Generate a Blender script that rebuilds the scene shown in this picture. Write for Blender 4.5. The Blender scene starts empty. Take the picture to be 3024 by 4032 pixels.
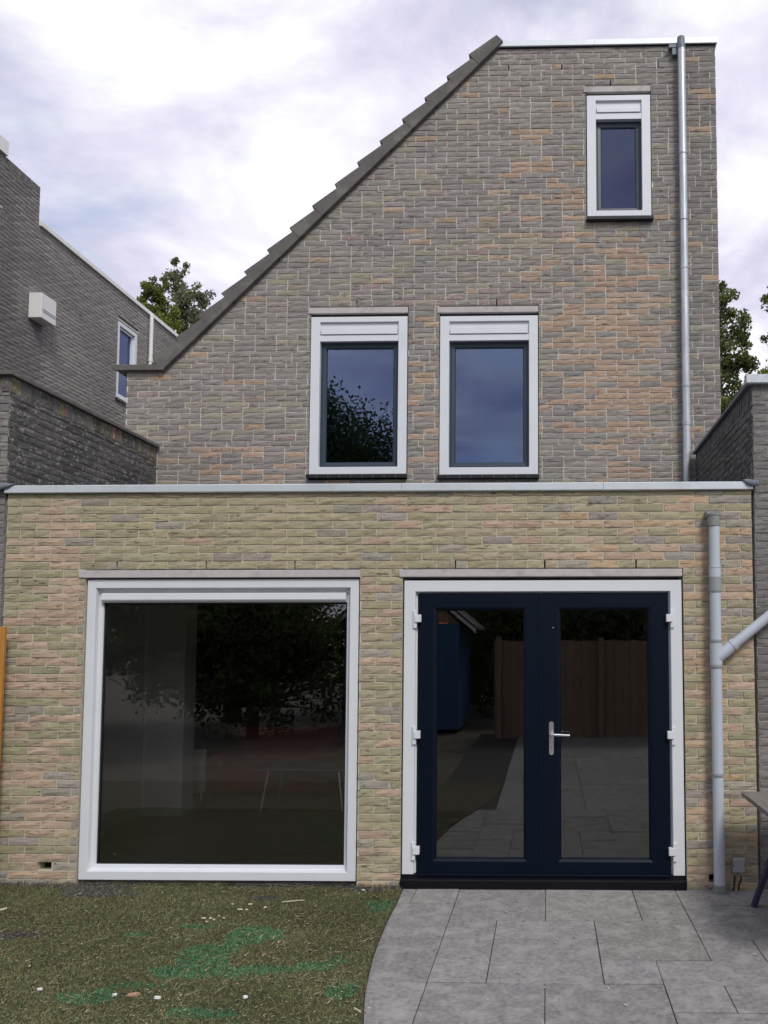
import bpy, math, random
import numpy as np
from mathutils import Matrix, Vector

SC = bpy.context.scene
COL = SC.collection
R = math.radians

# ------------------------------------------------------------------ camera
cam = bpy.data.cameras.new('camera')
cam.sensor_fit = 'VERTICAL'
cam.sensor_height = 36.0
cam.sensor_width = 27.0
cam.lens = 36.0 * 3135.0 / 4032.0
cam.shift_x = -(2084.0 - 1512.0) / 4032.0          # rise-and-shift lens: facade kept square
cam.shift_y = (2331.0 - 2016.0) / 4032.0
cam.clip_start = 0.05
cam.clip_end = 3000.0
cam_o = bpy.data.objects.new('camera', cam)
COL.objects.link(cam_o)
_rt = (0.99974286, 0.02265362, -0.00101305)
_dn = (-0.00241739, 0.06205050, -0.99807008)
_fw = (-0.02254704, 0.99781589, 0.06208930)
cam_o.matrix_world = Matrix(((_rt[0], -_dn[0], -_fw[0], 0.0),
                             (_rt[1], -_dn[1], -_fw[1], -5.881),
                             (_rt[2], -_dn[2], -_fw[2], 1.782),
                             (0, 0, 0, 1)))
SC.camera = cam_o

# ------------------------------------------------------------------ sky
SUN_EL, SUN_AZ = R(46), R(152)        # azimuth clockwise from +Y
world = bpy.data.worlds.new('World')
SC.world = world
world.use_nodes = True
nt = world.node_tree
for n in list(nt.nodes):
    nt.nodes.remove(n)


def N(tree, typ, **kw):
    n = tree.nodes.new(typ)
    for k, v in kw.items():
        setattr(n, k, v)
    return n


def ramp(tree, stops, src, interp='LINEAR'):
    n = tree.nodes.new('ShaderNodeValToRGB')
    n.color_ramp.interpolation = interp
    el = n.color_ramp.elements
    while len(el) < len(stops):
        el.new(0.5)
    for e, (p, c) in zip(el, stops):
        e.position = p
        e.color = (c[0], c[1], c[2], 1) if hasattr(c, '__len__') else (c, c, c, 1)
    tree.links.new(src, n.inputs[0])
    return n.outputs[0]


sky = N(nt, 'ShaderNodeTexSky', sky_type='NISHITA', sun_disc=False,
        sun_elevation=SUN_EL, sun_rotation=SUN_AZ, altitude=0, air_density=1.0,
        dust_density=1.5, ozone_density=1.5)
tc = N(nt, 'ShaderNodeTexCoord')
sep = N(nt, 'ShaderNodeSeparateXYZ')
nt.links.new(tc.outputs['Generated'], sep.inputs[0])
zadd = N(nt, 'ShaderNodeMath', operation='ADD'); zadd.inputs[1].default_value = 0.22
zmax = N(nt, 'ShaderNodeMath', operation='MAXIMUM'); zmax.inputs[1].default_value = 0.0
nt.links.new(sep.outputs[2], zmax.inputs[0]); nt.links.new(zmax.outputs[0], zadd.inputs[0])
dx = N(nt, 'ShaderNodeMath', operation='DIVIDE'); nt.links.new(sep.outputs[0], dx.inputs[0]); nt.links.new(zadd.outputs[0], dx.inputs[1])
dy = N(nt, 'ShaderNodeMath', operation='DIVIDE'); nt.links.new(sep.outputs[1], dy.inputs[0]); nt.links.new(zadd.outputs[0], dy.inputs[1])
cmb = N(nt, 'ShaderNodeCombineXYZ'); nt.links.new(dx.outputs[0], cmb.inputs[0]); nt.links.new(dy.outputs[0], cmb.inputs[1])
cmb.inputs[2].default_value = 3.7
n1 = N(nt, 'ShaderNodeTexNoise'); n1.inputs['Scale'].default_value = 2.3; n1.inputs['Detail'].default_value = 9
n1.inputs['Roughness'].default_value = 0.56; n1.inputs['Distortion'].default_value = 0.35
n2 = N(nt, 'ShaderNodeTexNoise'); n2.inputs['Scale'].default_value = 2.6; n2.inputs['Detail'].default_value = 6
n2.inputs['Roughness'].default_value = 0.55; n2.inputs['Distortion'].default_value = 0.3
nt.links.new(cmb.outputs[0], n1.inputs['Vector'])
mp2 = N(nt, 'ShaderNodeMapping'); mp2.inputs['Location'].default_value = (4.3, 1.7, 9)
nt.links.new(cmb.outputs[0], mp2.inputs[0]); nt.links.new(mp2.outputs[0], n2.inputs['Vector'])
K = 10.0
cloudcol = ramp(nt, [(0.36, (0.36 * K, 0.43 * K, 0.52 * K)), (0.45, (0.45 * K, 0.44 * K, 0.55 * K)), (0.51, (0.54 * K, 0.52 * K, 0.625 * K)), (0.57, (0.63 * K, 0.62 * K, 0.67 * K)), (0.65, (0.76 * K, 0.76 * K, 0.76 * K))], n1.outputs[0])
cover = ramp(nt, [(0.30, 0.45), (0.48, 1.0)], n2.outputs[0])
skyb = N(nt, 'ShaderNodeMix', data_type='RGBA', blend_type='MULTIPLY'); skyb.inputs[0].default_value = 1
nt.links.new(sky.outputs[0], skyb.inputs[6]); skyb.inputs[7].default_value = (1.25, 1.25, 1.2, 1)
mixs = N(nt, 'ShaderNodeMix', data_type='RGBA')
nt.links.new(cover, mixs.inputs[0]); nt.links.new(skyb.outputs[2], mixs.inputs[6]); nt.links.new(cloudcol, mixs.inputs[7])
bg = N(nt, 'ShaderNodeBackground'); bg.inputs[1].default_value = 0.1
nt.links.new(mixs.outputs[2], bg.inputs[0])
wo = N(nt, 'ShaderNodeOutputWorld'); nt.links.new(bg.outputs[0], wo.inputs[0])

# ------------------------------------------------------------------ sun behind thin cloud
sd = bpy.data.lights.new('sun', 'SUN'); sd.energy = 1.5; sd.angle = R(15); sd.color = (1.0, 0.96, 0.90)
so = bpy.data.objects.new('sun', sd); COL.objects.link(so)
_sv = Vector((math.sin(SUN_AZ) * math.cos(SUN_EL), math.cos(SUN_AZ) * math.cos(SUN_EL), math.sin(SUN_EL)))
so.rotation_euler = _sv.to_track_quat('Z', 'Y').to_euler()
so.location = (6, -12, 14)

SC.render.engine = 'CYCLES'
SC.view_settings.view_transform = 'Standard'
SC.view_settings.look = 'None'
SC.view_settings.exposure = 0.62
SC.view_settings.gamma = 1.0

rng = random.Random(11)
nrg = np.random.default_rng(5)


# ------------------------------------------------------------------ materials
def new_mat(name):
    m = bpy.data.materials.new(name); m.use_nodes = True
    t = m.node_tree
    return m, t, t.nodes['Principled BSDF']


def pmat(name, col, rough=0.6, var=0.12, scale=8.0, bump=0.0, bscale=60.0, metal=0.0, aniso=(1, 1, 1),
         attr=None, spec=0.5, dirt=None, dirt_scale=1.3, dirt_lo=0.5, dirt_hi=0.75, detail=6, coat=0.0):
    """painted / mineral surface: noise-varied colour, optional stains and fine relief, in world space"""
    m, t, b = new_mat(name)
    geo = N(t, 'ShaderNodeNewGeometry')
    mp = N(t, 'ShaderNodeMapping'); mp.inputs['Scale'].default_value = aniso
    t.links.new(geo.outputs['Position'], mp.inputs[0])
    nz = N(t, 'ShaderNodeTexNoise'); nz.inputs['Scale'].default_value = scale; nz.inputs['Detail'].default_value = detail
    nz.inputs['Roughness'].default_value = 0.6
    t.links.new(mp.outputs[0], nz.inputs['Vector'])
    v = ramp(t, [(0.25, 1 - var), (0.75, 1 + var)], nz.outputs[0])
    mul = N(t, 'ShaderNodeMix', data_type='RGBA', blend_type='MULTIPLY'); mul.inputs[0].default_value = 1
    if attr:
        a = N(t, 'ShaderNodeAttribute', attribute_name=attr)
        t.links.new(a.outputs['Color'], mul.inputs[6])
    else:
        mul.inputs[6].default_value = (*col, 1)
    t.links.new(v, mul.inputs[7])
    out = mul.outputs[2]
    if dirt:
        dn = N(t, 'ShaderNodeTexNoise'); dn.inputs['Scale'].default_value = dirt_scale; dn.inputs['Detail'].default_value = 9
        dn.inputs['Roughness'].default_value = 0.65
        t.links.new(geo.outputs['Position'], dn.inputs['Vector'])
        f = ramp(t, [(dirt_lo, 0), (dirt_hi, 1)], dn.outputs[0])
        mx = N(t, 'ShaderNodeMix', data_type='RGBA')
        t.links.new(f, mx.inputs[0]); t.links.new(out, mx.inputs[6]); mx.inputs[7].default_value = (*dirt, 1)
        out = mx.outputs[2]
    t.links.new(out, b.inputs['Base Color'])
    b.inputs['Roughness'].default_value = rough
    b.inputs['Metallic'].default_value = metal
    b.inputs['Specular IOR Level'].default_value = spec
    if coat:
        b.inputs['Coat Weight'].default_value = coat
    if bump > 0:
        bn = N(t, 'ShaderNodeTexNoise'); bn.inputs['Scale'].default_value = bscale; bn.inputs['Detail'].default_value = 5
        bn.inputs['Roughness'].default_value = 0.6
        t.links.new(mp.outputs[0], bn.inputs['Vector'])
        bp = N(t, 'ShaderNodeBump'); bp.inputs['Strength'].default_value = 0.8; bp.inputs['Distance'].default_value = bump
        t.links.new(bn.outputs[0], bp.inputs['Height']); t.links.new(bp.outputs[0], b.inputs['Normal'])
    return m


def brick_mat(name, speck=None):
    """hand-moulded brick: colour from the brick's own attribute, dragged horizontal creases, sand specks"""
    m, t, b = new_mat(name)
    geo = N(t, 'ShaderNodeNewGeometry')
    at = N(t, 'ShaderNodeAttribute', attribute_name='tint')
    mp = N(t, 'ShaderNodeMapping'); mp.inputs['Scale'].default_value = (7, 7, 30)
    t.links.new(geo.outputs['Position'], mp.inputs[0])
    cz = N(t, 'ShaderNodeTexNoise', noise_dimensions='4D'); cz.inputs['Scale'].default_value = 2.0; cz.inputs['Detail'].default_value = 5
    wv = N(t, 'ShaderNodeVectorMath', operation='DOT_PRODUCT'); wv.inputs[1].default_value = (310, 170, 90)
    t.links.new(at.outputs['Color'], wv.inputs[0]); t.links.new(wv.outputs['Value'], cz.inputs['W'])   # every brick its own creases
    cz.inputs['Roughness'].default_value = 0.62; cz.inputs['Distortion'].default_value = 0.5
    t.links.new(mp.outputs[0], cz.inputs['Vector'])
    fine = N(t, 'ShaderNodeTexNoise'); fine.inputs['Scale'].default_value = 160; fine.inputs['Detail'].default_value = 3
    t.links.new(geo.outputs['Position'], fine.inputs['Vector'])
    crease_shade = ramp(t, [(0.32, 0.10), (0.375, 0.78), (0.46, 1.0), (0.72, 1.13)], cz.outputs[0])  # shade of the creases painted into the brick colour, on top of the relief
    grain = ramp(t, [(0.3, 0.76), (0.7, 1.22)], fine.outputs[0])
    m1 = N(t, 'ShaderNodeMix', data_type='RGBA', blend_type='MULTIPLY'); m1.inputs[0].default_value = 1
    t.links.new(at.outputs['Color'], m1.inputs[6]); t.links.new(grain, m1.inputs[7])
    m2 = N(t, 'ShaderNodeMix', data_type='RGBA', blend_type='MULTIPLY'); m2.inputs[0].default_value = 0.75
    t.links.new(m1.outputs[2], m2.inputs[6]); t.links.new(crease_shade, m2.inputs[7])
    out = m2.outputs[2]
    if speck:
        sp = N(t, 'ShaderNodeTexNoise'); sp.inputs['Scale'].default_value = speck[0]; sp.inputs['Detail'].default_value = 5
        sp.inputs['Roughness'].default_value = 0.7
        t.links.new(geo.outputs['Position'], sp.inputs['Vector'])
        f = ramp(t, [(speck[1], 0), (speck[2], speck[4])], sp.outputs[0])
        mx = N(t, 'ShaderNodeMix', data_type='RGBA')
        t.links.new(f, mx.inputs[0]); t.links.new(out, mx.inputs[6]); mx.inputs[7].default_value = (*speck[3], 1)
        out = mx.outputs[2]
    t.links.new(out, b.inputs['Base Color'])
    b.inputs['Roughness'].default_value = 0.9
    b.inputs['Specular IOR Level'].default_value = 0.25
    add = N(t, 'ShaderNodeMath', operation='MULTIPLY_ADD'); add.inputs[1].default_value = 0.12
    hr = ramp(t, [(0.28, 0.0), (0.42, 0.75), (0.7, 1.0)], cz.outputs[0])
    t.links.new(fine.outputs[0], add.inputs[0]); t.links.new(hr, add.inputs[2])
    bp = N(t, 'ShaderNodeBump'); bp.inputs['Strength'].default_value = 0.9; bp.inputs['Distance'].default_value = 0.0055
    t.links.new(add.outputs[0], bp.inputs['Height']); t.links.new(bp.outputs[0], b.inputs['Normal'])
    return m


def glass_mat(name, ior, tint=(1, 1, 1), refl=(1, 1, 1)):
    m = bpy.data.materials.new(name); m.use_nodes = True
    t = m.node_tree
    for n in list(t.nodes):
        t.nodes.remove(n)
    o = N(t, 'ShaderNodeOutputMaterial')
    fr = N(t, 'ShaderNodeFresnel'); fr.inputs[0].default_value = ior
    tr = N(t, 'ShaderNodeBsdfTransparent'); tr.inputs[0].default_value = (*tint, 1)
    gl = N(t, 'ShaderNodeBsdfGlossy'); gl.inputs['Roughness'].default_value = 0.0; gl.inputs['Color'].default_value = (*refl, 1)
    geo = N(t, 'ShaderNodeNewGeometry')
    nz = N(t, 'ShaderNodeTexNoise'); nz.inputs['Scale'].default_value = 2.2; nz.inputs['Detail'].default_value = 1
    t.links.new(geo.outputs['Position'], nz.inputs['Vector'])
    bp = N(t, 'ShaderNodeBump'); bp.inputs['Strength'].default_value = 0.05; bp.inputs['Distance'].default_value = 0.006
    t.links.new(nz.outputs[0], bp.inputs['Height']); t.links.new(bp.outputs[0], gl.inputs['Normal'])
    mx = N(t, 'ShaderNodeMixShader')
    t.links.new(fr.outputs[0], mx.inputs[0]); t.links.new(tr.outputs[0], mx.inputs[1]); t.links.new(gl.outputs[0], mx.inputs[2])
    t.links.new(mx.outputs[0], o.inputs[0])
    return m


def leaf_mat(name):
    m, t, b = new_mat(name)
    at = N(t, 'ShaderNodeAttribute', attribute_name='tint')
    t.links.new(at.outputs['Color'], b.inputs['Base Color'])
    b.inputs['Roughness'].default_value = 0.55
    b.inputs['Specular IOR Level'].default_value = 0.3
    tl = N(t, 'ShaderNodeBsdfTranslucent'); t.links.new(at.outputs['Color'], tl.inputs[0])
    mx = N(t, 'ShaderNodeMixShader'); mx.inputs[0].default_value = 0.45
    o = t.nodes['Material Output']
    t.links.new(b.outputs[0], mx.inputs[1]); t.links.new(tl.outputs[0], mx.inputs[2]); t.links.new(mx.outputs[0], o.inputs[0])
    return m


def fibre_mat(name, rough=0.8):
    m, t, b = new_mat(name)
    at = N(t, 'ShaderNodeAttribute', attribute_name='tint')
    t.links.new(at.outputs['Color'], b.inputs['Base Color'])
    b.inputs['Roughness'].default_value = rough
    b.inputs['Specular IOR Level'].default_value = 0.2
    return m


M = {}
M['brick'] = brick_mat('brick_buff')
M['brick_grey'] = brick_mat('brick_greyed', speck=(9, 0.55, 0.75, (0.33, 0.32, 0.30), 0.35))
M['brick_dark'] = brick_mat('brick_weathered', speck=(26, 0.555, 0.64, (0.36, 0.36, 0.35), 0.75))
M['mortar'] = pmat('mortar_buff', (0.50, 0.47, 0.37), 0.95, 0.14, 18, 0.004, 120)
M['mortar_grey'] = pmat('mortar_grey', (0.56, 0.535, 0.49), 0.95, 0.14, 18, 0.004, 120)
M['mortar_mid'] = pmat('mortar_mid', (0.30, 0.29, 0.275), 0.95, 0.16, 18, 0.004, 120)
M['mortar_dark'] = pmat('mortar_dark', (0.16, 0.155, 0.15), 0.95, 0.2, 18, 0.004, 120)
M['concrete'] = pmat('concrete_lintel', (0.45, 0.425, 0.415), 0.9, 0.12, 14, 0.002, 140, dirt=(0.28, 0.265, 0.25), dirt_scale=5, dirt_lo=0.52, dirt_hi=0.72)
M['white'] = pmat('white_upvc', (0.63, 0.66, 0.69), 0.36, 0.03, 3, dirt=(0.56, 0.57, 0.56), dirt_scale=3.5, dirt_lo=0.60, dirt_hi=0.85)
M['white_plastic'] = pmat('white_plastic', (0.70, 0.70, 0.68), 0.45, 0.05, 6, dirt=(0.45, 0.44, 0.40), dirt_scale=7, dirt_lo=0.58, dirt_hi=0.8)
M['navy'] = pmat('navy_upvc', (0.0008, 0.0045, 0.0125), 0.45, 0.12, 4, 0.0006, 300, spec=0.16)
M['black'] = pmat('black_sill', (0.0035, 0.003, 0.006), 0.55, 0.2, 10, spec=0.2)
M['gasket'] = pmat('black_gasket', (0.008, 0.008, 0.009), 0.6, 0.1, 10)
M['sash'] = pmat('anthracite_sash', (0.022, 0.037, 0.056), 0.4, 0.08, 4)
M['slate'] = pmat('dark_sill_tile', (0.018, 0.020, 0.024), 0.45, 0.25, 14)
M['sill_joint'] = pmat('sill_joint', (0.20, 0.20, 0.20), 0.9, 0.1, 14)
M['alu'] = pmat('aluminium_trim', (0.58, 0.63, 0.66), 0.42, 0.05, 2.5, metal=0.35, dirt=(0.42, 0.45, 0.44), dirt_scale=2.2, dirt_lo=0.5, dirt_hi=0.8)
M['lead'] = pmat('lead_flashing', (0.155, 0.18, 0.215), 0.6, 0.25, 20, 0.003, 40, metal=0.3)
M['zinc'] = pmat('zinc_pipe', (0.42, 0.45, 0.475), 0.42, 0.20, 7, 0.0008, 40, metal=0.55, aniso=(3, 3, 0.6), dirt=(0.60, 0.62, 0.63), dirt_scale=6, dirt_lo=0.56, dirt_hi=0.72)
M['pvc'] = pmat('grey_pvc_pipe', (0.42, 0.465, 0.52), 0.42, 0.05, 3, aniso=(3, 3, 0.5), dirt=(0.38, 0.37, 0.34), dirt_scale=4, dirt_lo=0.58, dirt_hi=0.82)
M['pvc_dark'] = pmat('grey_pvc_collar', (0.26, 0.285, 0.30), 0.5, 0.1, 8)
M['pvc_cap'] = pmat('dirty_pvc_cap', (0.20, 0.215, 0.205), 0.6, 0.2, 12)
M['rooftile'] = pmat('concrete_roof_tile', (0.112, 0.104, 0.098), 0.9, 0.2, 9, 0.003, 150, dirt=(0.19, 0.185, 0.165), dirt_scale=6, dirt_lo=0.5, dirt_hi=0.75)
M['bitumen'] = pmat('bitumen', (0.06, 0.06, 0.062), 0.9, 0.2, 6, 0.004, 80)
M['slab'] = pmat('paving_slab', (0.235, 0.228, 0.222), 0.85, 0.42, 34, 0.003, 260, attr='tint', dirt=(0.36, 0.35, 0.335), dirt_scale=7.5, dirt_lo=0.46, dirt_hi=0.80, detail=12)
M['joint'] = pmat('joint_sand', (0.040, 0.037, 0.032), 0.95, 0.3, 40)
M['ground'] = pmat('garden_soil', (0.11, 0.10, 0.075), 0.95, 0.3, 3)
M['turfbase'] = pmat('turf_backing', (0.065, 0.060, 0.030), 0.95, 0.35, 14, 0.006, 120, dirt=(0.045, 0.105, 0.050), dirt_scale=1.6, dirt_lo=0.6, dirt_hi=0.66)
M['fibre'] = fibre_mat('turf_fibre')
M['chip'] = fibre_mat('wood_shaving')
M['pale_wood'] = pmat('pale_cut_wood', (0.58, 0.53, 0.40), 0.7, 0.1, 30)
M['white_offcut'] = pmat('white_offcut', (0.80, 0.80, 0.78), 0.5, 0.05, 30)
M['bark_chip'] = pmat('brown_wood_chip', (0.40, 0.24, 0.16), 0.85, 0.25, 60, 0.002, 200)
M['table_wood'] = pmat('weathered_plank', (0.17, 0.155, 0.14), 0.85, 0.3, 9, 0.003, 90, aniso=(7, 0.7, 7))
M['navy_metal'] = pmat('navy_metal_leg', (0.020, 0.018, 0.050), 0.4, 0.15, 10)
M['orange_wood'] = pmat('orange_stained_board', (0.42, 0.19, 0.030), 0.7, 0.2, 12, 0.002, 80, aniso=(9, 9, 0.8))
M['fence_wood'] = pmat('fence_board', (0.25, 0.175, 0.125), 0.85, 0.3, 7, 0.003, 80, aniso=(9, 9, 0.7))
M['grey_box'] = pmat('grey_junction_box', (0.30, 0.295, 0.30), 0.5, 0.08, 12)
M['steel'] = pmat('brushed_steel', (0.62, 0.62, 0.63), 0.32, 0.06, 20, metal=0.9)
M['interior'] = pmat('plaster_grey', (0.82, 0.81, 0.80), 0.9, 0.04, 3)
M['interior_dim'] = pmat('dimmed_room_wall', (0.045, 0.045, 0.047), 0.9, 0.1, 3)  # near-black colour stands in for the unlit depth of the rooms
M['floor'] = pmat('oak_laminate', (0.42, 0.37, 0.335), 0.45, 0.3, 4, aniso=(1.2, 10, 1))
M['skirting'] = pmat('skirting_paint', (0.66, 0.655, 0.65), 0.5, 0.03, 3)
M['red_fabric'] = pmat('red_fabric', (0.27, 0.012, 0.026), 0.8, 0.15, 20)
M['glass_top'] = pmat('grey_table_top', (0.22, 0.23, 0.235), 0.15, 0.05, 4)
M['radiator'] = pmat('white_radiator', (0.78, 0.78, 0.77), 0.4, 0.03, 3)
M['glass'] = glass_mat('window_glass', 1.74, (0.97, 0.985, 0.98))
M['glass_up'] = glass_mat('coated_glass', 2.1, (0.72, 0.76, 0.80), (0.50, 0.62, 1.0))
M['bark'] = pmat('bark', (0.09, 0.075, 0.06), 0.95, 0.3, 9, 0.01, 40, aniso=(2, 2, 0.5))
M['leaf'] = leaf_mat('leaf')
M['shed_blue'] = pmat('blue_shed_paint', (0.035, 0.11, 0.26), 0.5, 0.15, 6)
M['white_board'] = pmat('white_bargeboard', (0.72, 0.73, 0.75), 0.5, 0.05, 4)
_m, _t, _b = new_mat('warm_bulb')
_b.inputs['Base Color'].default_value = (0.9, 0.5, 0.2, 1)
_b.inputs['Emission Color'].default_value = (1.0, 0.42, 0.12, 1); _b.inputs['Emission Strength'].default_value = 7.0
M['bulb'] = _m


# ------------------------------------------------------------------ helpers
class MB:
    def __init__(s):
        s.v = []; s.f = []; s.c = []

    def add(s, vs, fs, col=None):
        o = len(s.v)
        s.v.extend(vs)
        s.f.extend([tuple(i + o for i in f) for f in fs])
        if col is not None:
            s.c.extend([col] * len(vs))

    def box(s, x0, x1, y0, y1, z0, z1, col=None):
        vs = [(x0, y0, z0), (x1, y0, z0), (x1, y1, z0), (x0, y1, z0), (x0, y0, z1), (x1, y0, z1), (x1, y1, z1), (x0, y1, z1)]
        fs = [(0, 3, 2, 1), (4, 5, 6, 7), (0, 1, 5, 4), (1, 2, 6, 5), (2, 3, 7, 6), (3, 0, 4, 7)]
        s.add(vs, fs, col)

    def loops(s, rect, prof, plane='y', m=(1, 1, 1, 1)):
        """sweep a profile [(inset, depth)..] round a rectangle (a0,a1,z0,z1); m scales insets left,right,bottom,top"""
        a0, a1, z0, z1 = rect
        o = len(s.v)
        for ins, d in prof:
            l, r_, b, t = ins * m[0], ins * m[1], ins * m[2], ins * m[3]
            for a, z in ((a0 + l, z0 + b), (a1 - r_, z0 + b), (a1 - r_, z1 - t), (a0 + l, z1 - t)):
                s.v.append((a, d, z) if plane == 'y' else (d, a, z))
        for i in range(len(prof) - 1):
            for k in range(4):
                k2 = (k + 1) % 4
                s.f.append((o + i * 4 + k, o + i * 4 + k2, o + (i + 1) * 4 + k2, o + (i + 1) * 4 + k))

    def tube(s, p0, p1, r0, r1=None, n=16, caps=True, col=None):
        r1 = r0 if r1 is None else r1
        p0 = Vector(p0); p1 = Vector(p1); d = (p1 - p0).normalized()
        u = d.orthogonal().normalized(); w = d.cross(u)
        vs = []
        for p, r_ in ((p0, r0), (p1, r1)):
            for i in range(n):
                a = 2 * math.pi * i / n
                vs.append(tuple(p + (u * math.cos(a) + w * math.sin(a)) * r_))
        fs = [(i, (i + 1) % n, n + (i + 1) % n, n + i) for i in range(n)]
        if caps:
            fs += [tuple(range(n - 1, -1, -1)), tuple(range(n, 2 * n))]
        s.add(vs, fs, col)

    def path(s, pts, r, n=14):
        for a, b in zip(pts[:-1], pts[1:]):
            s.tube(a, b, r, n=n)
        for p in pts[1:-1]:
            s.ball(p, r * 1.0, n)

    def ball(s, p, r, n=10, sq=(1, 1, 1)):
        vs = []; fs = []
        m_ = n // 2
        for j in range(m_ + 1):
            th = math.pi * j / m_
            for i in range(n):
                a = 2 * math.pi * i / n
                vs.append((p[0] + r * sq[0] * math.sin(th) * math.cos(a), p[1] + r * sq[1] * math.sin(th) * math.sin(a), p[2] + r * sq[2] * math.cos(th)))
        for j in range(m_):
            for i in range(n):
                fs.append((j * n + i, (j + 1) * n + i, (j + 1) * n + (i + 1) % n, j * n + (i + 1) % n))
        s.add(vs, fs)

    def prism(s, poly, axis, d0, d1):
        """extrude polygon (a,z) along axis 'x' or 'y' from d0 to d1"""
        n = len(poly)
        P = (lambda a, z, d: (a, d, z)) if axis == 'y' else (lambda a, z, d: (d, a, z))
        vs = [P(a, z, d0) for a, z in poly] + [P(a, z, d1) for a, z in poly]
        fs = [tuple(range(n)), tuple(range(2 * n - 1, n - 1, -1))] + [(i, n + i, n + (i + 1) % n, (i + 1) % n) for i in range(n)]
        s.add(vs, fs)


def mesh_of(name, mb):
    me = bpy.data.meshes.new(name)
    me.from_pydata(mb.v, [], mb.f)
    if mb.c:
        at = me.color_attributes.new('tint', 'FLOAT_COLOR', 'POINT')
        arr = np.ones((len(mb.v), 4), dtype=np.float32); arr[:, :3] = np.array(mb.c, dtype=np.float32)
        at.data.foreach_set('color', arr.ravel())
    me.update()
    return me


def build(name, mb, mat, parent=None, bevel=0.0, smooth=False, recalc=True):
    me = mesh_of(name, mb)
    if recalc and len(mb.f) < 60000:
        import bmesh
        bm = bmesh.new(); bm.from_mesh(me); bmesh.ops.recalc_face_normals(bm, faces=bm.faces); bm.to_mesh(me); bm.free()
    me.materials.append(M[mat])
    if smooth:
        me.shade_smooth()
        me.set_sharp_from_angle(angle=R(40))
    o = bpy.data.objects.new(name, me)
    COL.objects.link(o)
    if parent is not None:
        o.parent = parent
        o.matrix_parent_inverse = parent.matrix_world.inverted() if parent.type == 'EMPTY' else Matrix.Identity(4)
    if bevel:
        b = o.modifiers.new('bevel', 'BEVEL'); b.width = bevel; b.segments = 2; b.limit_method = 'ANGLE'; b.angle_limit = R(35)
    return o


def tag(o, label=None, cat=None, group=None, kind=None):
    if label: o['label'] = label
    if cat: o['category'] = cat
    if group: o['group'] = group
    if kind: o['kind'] = kind
    return o


def empty(name, loc, label, cat, group=None):
    o = bpy.data.objects.new(name, None)
    o.empty_display_size = 0.1
    o.location = loc
    COL.objects.link(o)
    o.matrix_world = Matrix.Translation(loc)
    tag(o, label, cat, group)
    return o


def pempty(name, parent):
    """a part that only carries sub-parts"""
    o = bpy.data.objects.new(name, None)
    o.empty_display_size = 0.1
    COL.objects.link(o)
    o.parent = parent
    o.matrix_parent_inverse = parent.matrix_world.inverted()
    return o


def one(name, mb, mat, parent=None, **kw):
    return build(name, mb, mat, parent, **kw)


def boxo(name, b, mat, parent=None, bevel=0.003):
    mb = MB(); mb.box(*b)
    return build(name, mb, mat, parent, bevel)


# smooth value noise for brick colour batches
_lat = nrg.random((64, 64))


def vn(x, y):
    xi, yi = math.floor(x), math.floor(y)
    fx, fy = x - xi, y - yi
    fx = fx * fx * (3 - 2 * fx); fy = fy * fy * (3 - 2 * fy)
    g = lambda i, j: _lat[i % 64, j % 64]
    return (g(xi, yi) * (1 - fx) + g(xi + 1, yi) * fx) * (1 - fy) + (g(xi, yi + 1) * (1 - fx) + g(xi + 1, yi + 1) * fx) * fy


def lerp(a, b, t):
    return tuple(p + (q - p) * t for p, q in zip(a, b))


def jit(c, a=0.10):
    k = 1 + rng.uniform(-a, a)
    return tuple(max(0.01, v * k * (1 + rng.uniform(-0.025, 0.025))) for v in c)


# ------------------------------------------------------------------ brickwork
CO, BL, JT = 0.060, 0.225, 0.010


def brick_into(mb, a0, a1, z0, z1, face, out, plane, col, rough=0.0022):
    """a rough-faced brick; a = coordinate along wall, face = wall plane, out = sign of outward normal"""
    nx, nz = (4, 3) if a1 - a0 > 0.06 else (2, 2)
    base = rng.uniform(-0.002, 0.002)
    tilt = rng.uniform(-0.002, 0.002)
    vs = []
    for j in range(nz):
        for i in range(nx):
            u, w = i / (nx - 1), j / (nz - 1)
            a = a0 + (a1 - a0) * u; z = z0 + (z1 - z0) * w
            edge = i in (0, nx - 1) or j in (0, nz - 1)
            d = base + tilt * (u - 0.5) + rng.uniform(-rough, rough) - (0.003 if edge else 0.0)
            if edge:
                a += rng.uniform(-0.0018, 0.0018); z += rng.uniform(-0.0016, 0.0016)
            y = face + out * d
            vs.append((a, y, z) if plane == 'y' else (y, a, z))
    fs = []
    for j in range(nz - 1):
        for i in range(nx - 1):
            k = j * nx + i
            fs.append((k, k + 1, k + nx + 1, k + nx))
    ring = [i for i in range(nx)] + [j * nx + nx - 1 for j in range(1, nz)] + [(nz - 1) * nx + i for i in range(nx - 2, -1, -1)] + [j * nx for j in range(nz - 2, 0, -1)]
    o = len(vs)
    back = face - out * 0.014
    for r_ in ring:
        p = vs[r_]
        vs.append((p[0], back, p[2]) if plane == 'y' else (back, p[1], p[2]))
    n = len(ring)
    for i in range(n):
        fs.append((ring[i], o + i, o + (i + 1) % n, ring[(i + 1) % n]))
    if (out > 0) == (plane == 'y'):
        fs = [tuple(reversed(f)) for f in fs]
    mb.add(vs, fs, col)


def intervals(lo, hi, z, ops):
    segs = [(lo, hi)]
    for (a0, a1, z0, z1) in ops:
        if z0 - 1e-6 < z < z1 + 1e-6:
            nw = []
            for s0, s1 in segs:
                if a1 <= s0 or a0 >= s1:
                    nw.append((s0, s1))
                else:
                    if a0 > s0: nw.append((s0, a0))
                    if a1 < s1: nw.append((a1, s1))
            segs = nw
    return segs


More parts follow.
